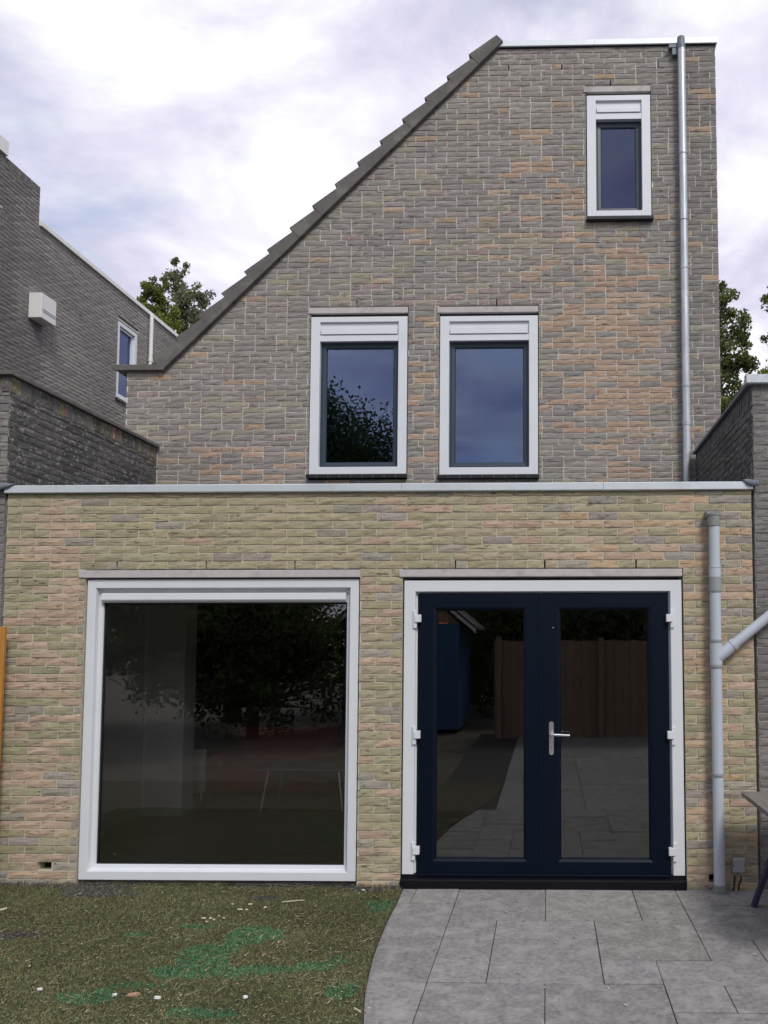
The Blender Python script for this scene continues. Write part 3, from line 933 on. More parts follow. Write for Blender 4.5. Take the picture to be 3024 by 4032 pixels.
# weather bar at the foot
boxo('weather_bar', (-0.950, 0.888, 0.010, 0.027, 0.078, 0.094), 'navy', door, 0.003)
for sx, hx in ((-1, -0.966), (1, 0.905)):
    for hz in (1.952, 1.098, 0.262):
        mb = MB()
        mb.box(hx + (-0.028 if sx < 0 else 0.002), hx + (-0.002 if sx < 0 else 0.028), 0.000, 0.016, hz - 0.070, hz + 0.062)
        xa, xb = (hx - 0.016, hx + 0.030) if sx < 0 else (hx - 0.030, hx + 0.016)
        mb.box(xa, xb, -0.010, 0.030, hz - 0.026, hz + 0.030)
        build('hinge', mb, 'white', door, bevel=0.003)
mb = MB()                                                     # lever handle on a long plate
hx = 0.028
ol = []
for i in range(9):
    a = math.pi * i / 8
    ol.append((hx + 0.017 * math.cos(a), 1.178 + 0.017 * math.sin(a)))
for i in range(9):
    a = math.pi + math.pi * i / 8
    ol.append((hx + 0.017 * math.cos(a), 0.968 + 0.017 * math.sin(a)))
mb.prism(ol, 'y', 0.018, 0.028)
mb.tube((hx, 0.018, 1.104), (hx, -0.030, 1.104), 0.010)
mb.tube((hx, -0.030, 1.104), (hx + 0.025, -0.034, 1.104), 0.0105)
mb.tube((hx + 0.02, -0.034, 1.104), (hx + 0.128, -0.036, 1.100), 0.0105, 0.0085)
mb.ball((hx, -0.030, 1.104), 0.0108); mb.ball((hx + 0.128, -0.036, 1.100), 0.0085)
mb.tube((hx, 0.018, 1.012), (hx, 0.008, 1.012), 0.009)
build('handle', mb, 'steel', door, smooth=True)
mb = MB(); mb.box(hx - 0.0015, hx + 0.0015, 0.0065, 0.0085, 1.003, 1.012); mb.tube((hx, 0.0085, 1.015), (hx, 0.0065, 1.015), 0.003, n=10)
build('keyhole', mb, 'gasket', door)
mb = MB(); mb.tube((0.043, 0.029, 1.885), (0.043, 0.024, 1.885), 0.0035, n=10)
build('screw_cap', mb, 'white', door)

# ---- grey drainpipe with a side branch
dp = pempty('drainpipe', ext)
px, py, pr = 1.222, -0.066, 0.040
mb = MB(); mb.tube((px, py, 2.64), (px, py, 0.018), pr, n=28)
build('pipe', mb, 'pvc', dp, smooth=True)
mb = MB()
mb.tube((px - 0.004, py, 2.625), (px - 0.004, py, 2.700), pr * 1.18, n=28); mb.tube((px - 0.004, py, 2.700), (px - 0.004, py, 2.712), pr * 1.28, n=28)
mb.box(px - 0.055, px + 0.05, py - 0.01, 0.0, 2.695, 2.735)
build('cap', mb, 'pvc_cap', dp, smooth=True)
mb = MB(); mb.tube((px, py, 2.325), (px, py, 2.25), pr * 1.10, n=28); mb.tube((px, py, 2.328), (px, py, 2.318), pr * 1.16, n=28)
build('coupling', mb, 'pvc', dp, smooth=True)
mb = MB(); mb.tube((px, py, 2.250), (px, py, 2.165), pr * 1.12, n=28)
build('coupling', mb, 'pvc_dark', dp, smooth=True)
mb = MB(); mb.tube((px, py, 1.80), (px, py, 1.60), pr * 1.10, n=28)
mb.tube((px + 0.01, py, 1.665), (px + 0.135, py, 1.765), pr * 1.08, n=28); mb.tube((px + 0.115, py, 1.749), (px + 0.140, py, 1.769), pr * 1.18, n=28)
build('branch_fitting', mb, 'pvc', dp, smooth=True)
mb = MB(); mb.tube((px + 0.10, py, 1.737), (px + 0.62, py, 2.153), pr * 0.93, n=28); mb.tube((px + 0.62, py, 2.153), (px + 0.75, py, 2.30), pr * 0.93, n=28)
build('branch_pipe', mb, 'pvc', dp, smooth=True)
for zc in (2.152, 1.784, 1.603, 0.828):
    mb = MB(); mb.tube((px, py, zc + 0.012), (px, py, zc - 0.012), pr * 1.14, n=28)
    mb.tube((px, py, zc + 0.004), (px, py, zc - 0.004), pr * 1.22, n=28)
    mb.box(px - 0.007, px + 0.007, py + 0.03, -0.002, zc - 0.008, zc + 0.008)
    build('pipe_clip', mb, 'pvc_dark', dp, smooth=True)
mb = MB(); mb.tube((px, py, 0.055), (px, py, 0.030), pr * 1.16, n=28); mb.tube((px, py, 0.030), (px, py, 0.002), pr * 1.28, n=28)
build('socket', mb, 'pvc_cap', dp, smooth=True)

# ---- junction box with conduits
jb = pempty('junction_box', ext)
boxo('lid', (1.318, 1.412, -0.052, -0.006, 0.130, 0.232), 'grey_box', jb, 0.009)
mb = MB()
for xx in (1.340, 1.385):
    mb.tube((xx, -0.028, 0.130), (xx, -0.028, 0.112), 0.010, n=12)
build('cable_gland', mb, 'grey_box', jb, smooth=True)
mb = MB(); mb.path([(1.340, -0.028, 0.118), (1.336, -0.026, 0.06), (1.325, -0.03, -0.01)], 0.006, 10); mb.path([(1.385, -0.028, 0.118), (1.384, -0.025, 0.07), (1.37, -0.02, 0.045), (1.366, -0.02, -0.01)], 0.006, 10)
build('cable', mb, 'gasket', jb, smooth=True)
mb = MB()
for xx, zz in ((1.325, 0.182), (1.405, 0.182)):
    mb.tube((xx, -0.0535, zz), (xx, -0.050, zz), 0.005, n=10)
build('screw', mb, 'gasket', jb)

# ================================================================== MAIN HOUSE
GYP = 2.30
HX0, HX1, HTOP = -4.450, 1.815, 8.150
SL = 0.9925
slope_x = lambda z: HX0 if z < 4.66 else -0.54 - (8.165 - z) / SL
house = empty('house', (-1.3, 2.3, 0), 'tall greyed brick gable with a stepped tile verge and three white-framed windows', 'house')
UG, UO, UP, UK = (0.268, 0.248, 0.222), (0.370, 0.268, 0.192), (0.295, 0.222, 0.205), (0.285, 0.265, 0.195)


def gable_col(x, z):
    n_ = vn(x * 1.3 + 30, z * 2.1 + 11) * 0.6 + vn(x * 3.7 + 5, z * 7) * 0.4
    po = 0.95 * math.exp(-((x - 0.62 + 0.05 * (z - 5)) / 0.55) ** 2 - ((z - 4.85) / 1.15) ** 2)
    po += 0.55 * math.exp(-((x - 0.05 + 0.55 * (z - 6.6)) / 0.28) ** 2 - ((z - 6.6) / 0.5) ** 2)
    po += 0.45 * math.exp(-((x + 1.28) / 0.16) ** 2 - ((z - 4.2) / 0.7) ** 2) + 0.35 * math.exp(-((x + 2.9) / 0.8) ** 2 - ((z - 3.55) / 0.35) ** 2) + 0.04
    pk = 0.06 + 0.45 * math.exp(-((x + 0.3) / 1.1) ** 2 - ((z - 5.9) / 0.45) ** 2) + 0.3 * math.exp(-((x + 3.4) / .5) ** 2 - ((z - 4.0) / .5) ** 2) + 0.2 * math.exp(-((x - 1.1) / .4) ** 2 - ((z - 4.5) / .8) ** 2)
    pp = 0.02 + 0.13 * math.exp(-((x + 0.7) / 0.9) ** 2 - ((z - 5.5) / 0.5) ** 2) + 0.25 * math.exp(-((x + 1.28) / .2) ** 2 - ((z - 4.8) / .4) ** 2)
    c = UG
    u = rng.random()
    if u < po * (0.7 + 0.7 * n_): c = lerp(UO, UG, 0.25 * rng.random())
    elif rng.random() < pk * (0.4 + n_): c = lerp(UG, UK, 0.75)
    elif rng.random() < pp: c = lerp(UG, UP, 0.7)
    elif x > 1.45: c = lerp(UG, (0.19, 0.178, 0.168), 0.6 + 0.3 * n_)
    else: c = lerp(UG, (0.225, 0.212, 0.20), n_)
    return jit(c, 0.10)


UW = [(-2.490, -1.468, 3.528, 5.212), (-1.122, -0.092, 3.516, 5.207), (0.434, 1.110, 6.258, 7.606)]
gops = [(a - 0.010, b + 0.010, z0 - 0.055, z1 + 0.105) for a, b, z0, z1 in UW]
gslots = [(xx - 0.007, xx + 0.007, zz - 0.03, zz + 0.03) for xx, zz in ((-0.40, 7.95), (0.17, 7.95), (1.20, 7.95), (0.69, 7.77), (-2.011, 5.35), (-0.527, 5.35))]
gwall = brick_wall(house, 'wall', slope_x, HX1 - 0.006, 2.81, HTOP, GYP, -1, 'y', gops, gable_col, 'brick_grey', 'mortar_grey', slots=gslots, wild=True, zfrom=3.0,
                   near=lambda b: (((b[0] + b[1]) / 2) + 0.2) ** 2 + ((b[2] + b[3]) / 2 - 4.2) ** 2)
mb = MB()  # black backing gives these slots their darkness by colour
for s_ in gslots:
    mb.box(s_[0] - 0.01, s_[1] + 0.01, GYP + 0.106, GYP + 0.118, s_[2] - 0.01, s_[3] + 0.01)
build('slot_backing', mb, 'gasket', house, recalc=False)
# the volume behind the gable
mb = MB()
inner = GYP + 0.12
# inner leaf of gable with window openings, in bands between openings
zs = sorted(set([2.82, 8.10] + [z for w in UW for z in (w[2], w[3])]))
for za, zb in zip(zs[:-1], zs[1:]):
    step = 0.25
    z_ = za
    while z_ < zb - 1e-6:
        zc = min(zb, z_ + step); zm = (z_ + zc) / 2
        for s0, s1 in intervals(slope_x(zm) + 0.20, HX1 - 0.01, zm, UW):
            mb.box(s0, s1, inner, inner + 0.12, z_, zc)
        z_ = zc
mb.box(HX1 - 0.12, HX1 - 0.012, inner + 0.12, 9.0, 2.82, 8.12)
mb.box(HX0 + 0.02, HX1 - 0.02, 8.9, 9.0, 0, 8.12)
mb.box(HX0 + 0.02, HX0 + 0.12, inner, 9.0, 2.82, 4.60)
build('inner_wall', mb, 'interior_dim', house, recalc=False)
mb = MB()
for zz in (2.81, 5.55):
    mb.box(max(HX0, slope_x(zz)) + 0.15, HX1 - 0.12, inner + 0.12, 8.9, zz, zz + 0.10)
build('storey_floor', mb, 'interior_dim', house, recalc=False)
mb = MB()                                                     # outer side skins
mb.box(HX1 - 0.012, HX1 - 0.001, GYP + 0.1, 9.0, 0, 8.15)
build('side_wall', mb, 'mortar_grey', house, recalc=False)
mb = MB(); mb.box(-0.55, HX1, GYP + 0.01, 9.0, 8.12, 8.17)
build('flat_roof', mb, 'bitumen', house, recalc=False)

# parapet trim
trim2 = pempty('roof_trim', house)
for a, b in ((-0.56, 0.52), (0.52, HX1 + 0.012)):
    mb = MB()
    z0, z1 = 8.152, 8.222
    mb.prism([(GYP - 0.024, z0), (GYP - 0.030, z0 + 0.006), (GYP - 0.030, z1 - 0.006), (GYP - 0.024, z1), (GYP + 0.14, z1 + 0.004), (GYP + 0.14, z1 - 0.02), (GYP - 0.018, z1 - 0.03), (GYP - 0.018, z0)], 'x', a + 0.001, b - 0.001)
    build('trim_length', mb, 'alu', trim2)
mb = MB(); mb.box(HX1 - 0.03, HX1 + 0.014, GYP - 0.02, 9.0, 8.17, 8.226)
build('trim_length', mb, 'alu', trim2)

# sloping tiled roof with verge tiles, each its own piece
roof = build('roof', (lambda b: (b.prism([(-4.05, 4.67), (-4.05, 4.58), (-0.56, 8.04), (-0.56, 8.12)], 'y', GYP + 0.11, 9.0), b)[1])(MB()), 'bitumen', house)
th = math.atan(SL)
dirv = Vector((math.cos(th), 0, math.sin(th))); nrm = Vector((-math.sin(th), 0, math.cos(th)))
NT = 15
p_lo = Vector((-4.045, 0, 4.640)); p_hi = Vector((-0.480, 0, 8.165 + 0.015))
step = (p_hi - p_lo).length / NT
for q in range(NT):
    o = p_lo + dirv * (step * q)
    L1 = step + 0.05 if q < NT - 1 else step + 0.03
    t0, t1 = 0.158, 0.098                       # proud at the foot, tucked under the next at the head
    jy = rng.uniform(-0.004, 0.004)
    mb = MB()
    a = o - dirv * 0.0; b = o + dirv * L1
    A0 = a + nrm * 0.0; A1 = a + nrm * t0; B0 = b - nrm * 0.0; B1 = b + nrm * t1
    vs = []
    for yy in (GYP - 0.050 + jy, GYP + 0.20):
        for p in (A0, B0, B1, A1):
            vs.append((p.x, yy, p.z))
    # camber of the tile: raise the top along the verge roll
    mb.add(vs, [(0, 1, 2, 3), (7, 6, 5, 4), (0, 4, 5, 1), (1, 5, 6, 2), (2, 6, 7, 3), (3, 7, 4, 0)])
    build('verge_tile', mb, 'rooftile', roof, bevel=0.006)
mb = MB()
for q in range(NT):
    for r_ in range(26):
        o = p_lo + dirv * (step * q) + Vector((0, GYP + 0.21 + r_ * 0.25, 0))
        a = o; b = o + dirv * (step + 0.03)
        vs = []
        for yy in (0, 0.248):
            for p in (a + nrm * 0.02, b + nrm * 0.01, b + nrm * 0.075, a + nrm * 0.115):
                vs.append((p.x, p.y + yy, p.z))
        mb.add(vs, [(0, 1, 2, 3), (7, 6, 5, 4), (0, 4, 5, 1), (1, 5, 6, 2), (2, 6, 7, 3), (3, 7, 4, 0)])
tag(build('roof_tiles', mb, 'rooftile', roof, recalc=False), kind='stuff')
mb = MB(); mb.prism([(-4.59, 4.668), (-4.545, 4.640), (-4.03, 4.640), (-4.03, 4.664), (-4.07, 4.700), (-4.60, 4.700)], 'y', GYP - 0.055, 9.0)
build('eaves_ledge', mb, 'rooftile', house, bevel=0.004)


# ---- upper windows
def upper_window(x0, x1, z0, z1, tiles, tag_):
    w = pempty('window', house)
    Y = GYP
    fw = 0.105
    sx0, sx1, sz0 = x0 + 0.100, x1 - 0.094, z0 + 0.078
    tz = z1 - 0.262                              # underside of transom
    mb = MB()
    # outer frame, sharp opening for the sash
    mb.loops((x0, x1, z0, z1), [(0, Y + 0.10), (0, Y - 0.002), (0.004, Y - 0.006), (0.090, Y - 0.006), (0.094, Y - 0.002), (0.094, Y + 0.10)], m=(1.03, 1.0, 0.82, 0.62))
    mb.box(x0 + 0.09, x1 - 0.09, Y + 0.0, Y + 0.10, tz, tz + 0.062)
    mb.box(x0 + 0.09, x1 - 0.09, Y + 0.018, Y + 0.10, tz + 0.062, z1 - 0.055)
    build('frame', mb, 'white', w)
    # ventilation hood in the head
    mb = MB()
    vz0, vz1 = tz + 0.066, z1 - 0.062
    mb.prism([(Y + 0.019, vz0), (Y - 0.010, vz0 + 0.006), (Y - 0.010, vz0 + 0.052), (Y - 0.004, vz0 + 0.058), (Y + 0.019, vz0 + 0.060)], 'x', x0 + 0.108, x1 - 0.106)
    build('ventilation_strip', mb, 'white', w, bevel=0.002)
    boxo('vent_slot', (x0 + 0.105, x1 - 0.103, Y + 0.013, Y + 0.020, vz0 + 0.061, vz0 + 0.066), 'sash', w, 0)
    # sash
    mb = MB()
    mb.loops((sx0 - 0.006, sx1 + 0.0, sz0, tz + 0.002), [(0, Y + 0.09), (0, Y + 0.052), (0.004, Y + 0.048), (0.020, Y + 0.048), (0.026, Y + 0.056), (0.056, Y + 0.060), (0.064, Y + 0.070), (0.066, Y + 0.10)])
    build('sash', mb, 'sash', w)
    boxo('pane', (sx0 + 0.05, sx1 - 0.056, Y + 0.076, Y + 0.084, sz0 + 0.056, tz - 0.054), 'glass_up', w, 0)
    boxo('lintel', (x0 - 0.030, x1 + 0.004, Y - 0.008, Y + 0.10, z1 + 0.036, z1 + 0.100), 'concrete', w, 0.004)
    boxo('shadow_gap', (x0 - 0.008, x1 + 0.006, Y + 0.030, Y + 0.10, z1 + 0.001, z1 + 0.035), 'gasket', w, 0)
    boxo('window_edge_seal', (x0 - 0.009, x0 - 0.0005, Y + 0.012, Y + 0.09, z0, z1), 'gasket', w, 0)
    boxo('window_edge_seal', (x1 + 0.0005, x1 + 0.009, Y + 0.012, Y + 0.09, z0, z1), 'gasket', w, 0)
    # sill
    if tiles:
        n_ = 9
        for q in range(n_):
            a = x0 - 0.02 + (x1 - x0 + 0.035) * q / n_; b = x0 - 0.02 + (x1 - x0 + 0.035) * (q + 1) / n_
            mb = MB(); mb.prism([(Y - 0.052, z0 - 0.046), (Y - 0.056, z0 - 0.012), (Y - 0.046, z0 - 0.008), (Y + 0.09, z0 - 0.001), (Y + 0.09, z0 - 0.046)], 'x', a + 0.0035, b - 0.0035)
            build('sill_tile', mb, 'slate', w, bevel=0.002)
        for q in range(1, n_):
            a = x0 - 0.02 + (x1 - x0 + 0.035) * q / n_
            mb = MB(); mb.box(a - 0.0034, a + 0.0034, Y - 0.046, Y + 0.08, z0 - 0.044, z0 - 0.014)
            build('sill_joint', mb, 'sill_joint', w)
    else:
        mb = MB(); mb.prism([(Y - 0.060, z0 - 0.046), (Y - 0.064, z0 - 0.014), (Y - 0.054, z0 - 0.008), (Y + 0.09, z0 - 0.001), (Y + 0.09, z0 - 0.046)], 'x', x0 - 0.012, x1 + 0.018)
        build('sill', mb, 'slate', w, bevel=0.002)


upper_window(*UW[0], True, 'left')
upper_window(*UW[1], True, 'right')
upper_window(*UW[2], False, 'top')

# ---- zinc drainpipe
zp = pempty('drainpipe', house)
zx, zy, zr_ = 1.437, GYP - 0.072, 0.0415
mb = MB(); mb.tube((zx, zy, 8.06), (zx, zy, 2.86), zr_, n=28)
build('pipe', mb, 'zinc', zp, smooth=True)
mb = MB(); mb.tube((zx - 0.004, zy, 8.055), (zx - 0.004, zy, 8.175), zr_ * 0.98, n=28); mb.ball((zx - 0.004, zy, 8.175), zr_ * 0.98, 20, (1, 1, 0.45))
mb.tube((zx, zy, 8.075), (zx, zy, 8.055), zr_ * 1.10, n=28)
build('cap', mb, 'lead', zp, smooth=True)
mb = MB(); mb.box(zx - 0.13, zx - 0.02, GYP - 0.060, GYP - 0.012, 8.085, 8.125); mb.box(zx - 0.095, zx - 0.03, GYP - 0.055, GYP - 0.012, 8.010, 8.085)
build('outlet', mb, 'lead', zp, bevel=0.004)
for zc, h_ in ((6.905, .014), (6.18, .004), (5.665, .014), (4.415, .014), (4.03, .030)):
    mb = MB(); mb.tube((zx, zy, zc + h_), (zx, zy, zc - h_), zr_ * 1.10, n=28)
    mb.tube((zx, zy, zc + h_ * 0.3), (zx, zy, zc - h_ * 0.3), zr_ * 1.16, n=28)
    mb.box(zx - 0.006, zx + 0.006, zy + 0.02, GYP - 0.002, zc - 0.006, zc + 0.006)
    build('pipe_collar', mb, 'zinc', zp, smooth=True)

# ================================================================== NEIGHBOURING GARAGES
DK = (0.085, 0.083, 0.080)


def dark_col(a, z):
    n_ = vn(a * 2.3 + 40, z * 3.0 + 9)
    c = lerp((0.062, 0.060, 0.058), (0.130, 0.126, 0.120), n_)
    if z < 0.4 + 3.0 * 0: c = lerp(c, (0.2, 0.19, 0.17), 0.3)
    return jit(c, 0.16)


def grey_col(a, z):
    n_ = vn(a * 2.1 + 14, z * 2.7 + 29)
    c = lerp((0.165, 0.160, 0.152), (0.235, 0.225, 0.21), n_)
    return jit(c, 0.12)


def soldier(root, a0, a1, z0, z1, face, out, plane, colfn, mat='brick_dark'):
    """a course of upright bricks below the coping"""
    n_ = max(1, int(round((a1 - a0) / 0.062)))
    st = (a1 - a0) / n_
    for q in range(n_):
        b0, b1 = a0 + q * st + 0.005, a0 + (q + 1) * st - 0.005
        am, zm = (b0 + b1) / 2, (z0 + z1) / 2
        mb = MB(); brick_into(mb, b0 - am, b1 - am, z0 - zm, z1 - zm, 0, out, plane, colfn(am, zm), 0.003)
        me = mesh_of('soldier_brick', mb); me.materials.append(M[mat])
        o = bpy.data.objects.new('soldier_brick', me); COL.objects.link(o)
        o.parent = root; o.matrix_parent_inverse = Matrix.Identity(4) if root.type != 'EMPTY' else root.matrix_world.inverted()
        o.location = (am, face, zm) if plane == 'y' else (face, am, zm)


def sold_col(a, z):
    u = rng.random()
    c = (0.115, 0.110, 0.100)
    if u < 0.25: c = (0.165, 0.140, 0.085)
    elif u < 0.32: c = (0.20, 0.12, 0.085)
    elif u < 0.6: c = (0.082, 0.080, 0.076)
    return jit(c, 0.15)


# left
gl_ = empty('garage', (-4.8, 1.2, 0), 'dark weathered brick garage wall with an upright-brick coping course left of the extension', 'garage')
GLX, GLT = -4.098, 3.815
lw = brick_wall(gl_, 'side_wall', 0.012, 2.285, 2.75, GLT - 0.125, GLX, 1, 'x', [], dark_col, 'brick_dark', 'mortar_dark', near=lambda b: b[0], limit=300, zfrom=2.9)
soldier(lw, 0.012, 2.285, GLT - 0.118, GLT - 0.004, GLX, 1, 'x', sold_col)
mb = MB(); mb.box(GLX - 0.105, GLX - 0.0065, 0.012, 2.285, GLT - 0.125, GLT)
build('coping_bed', mb, 'mortar_dark', gl_, recalc=False)
lf = brick_wall(gl_, 'front_wall', -5.4, GLX - 0.008, 0.0, GLT - 0.125, 0.004, -1, 'y', [], grey_col, 'brick_grey', 'mortar_mid', near=lambda b: -b[1], limit=160)
soldier(lf, -5.0, GLX - 0.008, GLT - 0.118, GLT - 0.004, 0.004, -1, 'y', sold_col)
mb = MB(); mb.box(-5.4, GLX - 0.0085, 0.011, 0.11, GLT - 0.125, GLT)
mb.box(-5.4, GLX - 0.11, 0.11, 2.28, 3.45, 3.5)
build('roof_bed', mb, 'mortar_dark', gl_, recalc=False)
mb = MB(); mb.box(GLX - 0.13, GLX + 0.03, -0.03, 2.288, GLT + 0.002, GLT + 0.034); mb.box(-5.4, GLX - 0.13, -0.03, 0.14, GLT + 0.002, GLT + 0.034)
build('coping', mb, 'rooftile', gl_, bevel=0.004)

# right
gr_ = empty('garage', (2.4, 1.2, 0), 'grey brick garage wall with a metal-trimmed top right of the extension', 'garage')
GRX, GRT = 1.530, 3.700
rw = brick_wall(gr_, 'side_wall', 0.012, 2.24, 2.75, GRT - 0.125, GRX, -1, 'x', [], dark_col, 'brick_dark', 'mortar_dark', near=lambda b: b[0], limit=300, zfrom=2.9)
soldier(rw, 0.012, 2.24, GRT - 0.118, GRT - 0.004, GRX, -1, 'x', lambda a, z: jit((0.10, 0.098, 0.095), 0.12))
mb = MB(); mb.box(GRX + 0.0065, GRX + 0.105, 0.012, 2.24, GRT - 0.125, GRT)
build('coping_bed', mb, 'mortar_dark', gr_, recalc=False)


def grey_right(a, z):
    c = lerp((0.150, 0.146, 0.140), (0.205, 0.198, 0.188), vn(a * 2 + 3, z * 3))
    return jit(c, 0.10)


rf = brick_wall(gr_, 'front_wall', GRX + 0.008, 3.2, 0.0, GRT - 0.125, 0.006, -1, 'y', [], grey_right, 'brick_grey', 'mortar_mid', near=lambda b: b[0], limit=260)
soldier(rf, GRX + 0.008, 2.4, GRT - 0.118, GRT - 0.004, 0.006, -1, 'y', lambda a, z: jit((0.17, 0.166, 0.16), 0.10))
mb = MB(); mb.box(GRX + 0.0085, 3.2, 0.0135, 0.11, GRT - 0.125, GRT); mb.box(GRX + 0.11, 3.2, 0.11, 2.24, 3.4, 3.45)
build('roof_bed', mb, 'mortar_dark', gr_, recalc=False)
mb = MB(); mb.box(GRX - 0.030, GRX + 0.14, 0.03, 2.245, GRT + 0.002, GRT + 0.030)
build('side_coping', mb, 'lead', gr_, bevel=0.004)
mb = MB(); mb.prism([(-0.030, GRT - 0.004), (-0.036, GRT + 0.004), (-0.036, GRT + 0.062), (-0.030, GRT + 0.068), (0.028, GRT + 0.070), (0.028, GRT - 0.004)], 'x', GRX - 0.045, 3.2)
build('front_trim', mb, 'zinc', gr_)
mb = MB()
for q in range(240):
    a = rng.uniform(GRX, 2.6); mb.ball((a, rng.uniform(0.0, 0.05), GRT + 0.072), rng.uniform(0.006, 0.014), 6, (1.3, 1, 0.6))
M['moss'] = pmat('moss', (0.085, 0.095, 0.02), 0.95, 0.3, 60)
tag(build('moss', mb, 'moss', gr_), kind='stuff')

# ================================================================== NEIGHBOUR'S HOUSE (left, side wall in view)
nh = empty('neighbour_house', (-9.5, 8, 0), 'neighbouring grey brick house side wall with narrow window and white vent box', 'house')
NX = -7.50
nops = [(7.58, 8.26, 6.03, 7.47), (2.9, 4.56, 5.9, 7.78)]


def nb_col(a, z):
    n_ = vn(a * 1.5 + 50, z * 2.2 + 17)
    c = lerp((0.205, 0.195, 0.185), (0.275, 0.262, 0.248), n_)
    if a < 5.6: c = lerp(c, (0.135, 0.130, 0.125), (0.75 if vn(a * 3, z * 0.7) > 0.35 else 0.35) * min(1, (5.7 - a) * 2.5 + 0.2))
    return jit(c, 0.12)


nw = brick_wall(nh, 'wall', 2.6, 12.4, 0.0, 7.93, NX, 1, 'x', nops, nb_col, 'brick_grey', 'mortar_mid', near=lambda b: abs(b[0] - 5.5) + abs(b[2] - 6.2), limit=300, zfrom=4.6)
nw2 = brick_wall(nh, 'raised_wall', 2.6, 5.37, 7.93, 8.40, NX, 1, 'x', [], nb_col, 'brick_grey', 'mortar_dark', near=lambda b: -b[0], limit=60)
soldier(nw2, 3.6, 5.37, 8.402, 8.51, NX, 1, 'x', lambda a, z: jit((0.13, 0.125, 0.118), 0.2))
mb = MB(); mb.box(NX - 0.105, NX - 0.0065, 2.6, 5.37, 8.40, 8.515)
mb.box(NX - 2.0, NX - 0.106, 5.27, 5.372, 7.93, 8.515)
build('parapet_bed', mb, 'mortar_dark', nh, recalc=False)
mb = MB(); mb.box(NX - 3.5, NX - 0.106, 12.3, 12.4, 0, 7.93)
build('end_wall', mb, 'mortar_dark', nh, recalc=False)
mb = MB(); mb.box(NX - 0.16, NX + 0.035, 5.375, 12.5, 7.932, 8.005)
build('roof_trim', mb, 'white_plastic', nh, bevel=0.004)
mb = MB(); mb.box(NX - 0.16, NX + 0.03, 2.6, 4.62, 8.517, 8.72)
build('upper_trim', mb, 'white_plastic', nh, bevel=0.004)
mb = MB(); mb.box(NX - 3.5, NX - 0.16, 2.6, 12.4, 7.90, 7.95)
build('flat_roof', mb, 'bitumen', nh, recalc=False)


def side_window(y0, y1, z0, z1):
    w = pempty('window', nh)
    mb = MB()
    mb.loops((y0, y1, z0, z1), [(0, NX - 0.10), (0, NX - 0.012), (0.07, NX - 0.012), (0.074, NX - 0.05), (0.11, NX - 0.05), (0.11, NX - 0.10)], plane='x')
    build('frame', mb, 'white', w)
    mb = MB(); mb.box(NX - 0.09, NX - 0.082, y0 + 0.10, y1 - 0.10, z0 + 0.1, z1 - 0.1)
    build('pane', mb, 'glass_up', w, recalc=False)
    mb = MB(); mb.box(NX - 0.6, NX - 0.45, y0 - 0.3, y1 + 0.3, z0 - 0.3, z1 + 0.3)
    build('curtain', mb, 'interior', w, recalc=False)
    mb = MB(); mb.box(NX - 0.10, NX + 0.03, y0 - 0.03, y1 + 0.03, z0 - 0.05, z0 - 0.004)
    build('sill', mb, 'slate', w, bevel=0.003)
    mb = MB(); mb.box(NX - 0.10, NX - 0.002, y0 - 0.03, y1 + 0.05, z1 + 0.004, z1 + 0.04)
    build('lintel', mb, 'concrete', w, bevel=0.003)


side_window(7.592, 8.248, 6.04, 7.42)
side_window(3.0, 4.54, 5.95, 7.74)
vb = pempty('vent_box', nh)
mb = MB(); mb.box(NX + 0.0, NX + 0.19, 5.20, 5.55, 6.47, 6.84)
build('cover', mb, 'white_plastic', vb, bevel=0.008)
mb = MB(); mb.box(NX + 0.188, NX + 0.194, 5.235, 5.53, 6.60, 6.612); mb.box(NX + 0.188, NX + 0.194, 5.235, 5.53, 6.57, 6.58)
build('grille_slot', mb, 'pvc_dark', vb)
mb = MB(); mb.tube((NX + 0.05, 8.63, 7.96), (NX + 0.05, 8.63, 3.5), 0.035, n=14); mb.tube((NX + 0.05, 8.63, 7.1), (NX + 0.05, 8.63, 7.04), 0.042, n=14)
build('drainpipe', mb, 'white_plastic', nh, smooth=True)

# ================================================================== ORANGE BOARD AT THE LEFT EDGE
mb = MB()
mb.prism([(-4.30, 0.0), (-4.001, 0.0), (-3.985, 1.895), (-4.30, 1.90)], 'y', -0.115, -0.088)
tag(build('wooden_board', mb, 'orange_wood', bevel=0.003), 'upright orange stained wooden board cut off by the left edge of the picture', 'board')

# ================================================================== GARDEN TABLE at the right edge
tb = empty('garden_table', (1.9, -0.7, 0), 'weathered plank garden table on crossed navy metal legs at the right edge', 'table')
for q in range(7):  # extra planks out of view deepen the top so it shades more
    y1 = -0.235 - q * 0.205; y0 = y1 - 0.200
    mb = MB(); mb.box(1.345 + rng.uniform(-0.003, 0.003), 3.1, y0, y1, 0.708, 0.738)
    build('plank', mb, 'table_wood', tb, bevel=0.003)
for xb, xt in ((1.385, 1.640), (3.06, 2.80)):
    for ya, yb in ((-0.365, -0.405), (-1.58, -1.54)):
        mb = MB()
        vs = [(x_ + sx * 0.016, y_ + sy * 0.026, z_) for z_, x_, y_ in ((0.0, xb, ya), (0.700, xt, yb)) for sx, sy in ((-1, -1), (1, -1), (1, 1), (-1, 1))]
        mb.add(vs, [(0, 3, 2, 1), (4, 5, 6, 7), (0, 1, 5, 4), (1, 2, 6, 5), (2, 3, 7, 6), (3, 0, 4, 7)])
        build('leg', mb, 'navy_metal', tb, bevel=0.003)
    boxo('cross_rail', (xt - 0.03, xt + 0.03, -1.62, -0.28, 0.682, 0.7075), 'navy_metal', tb, 0.003)

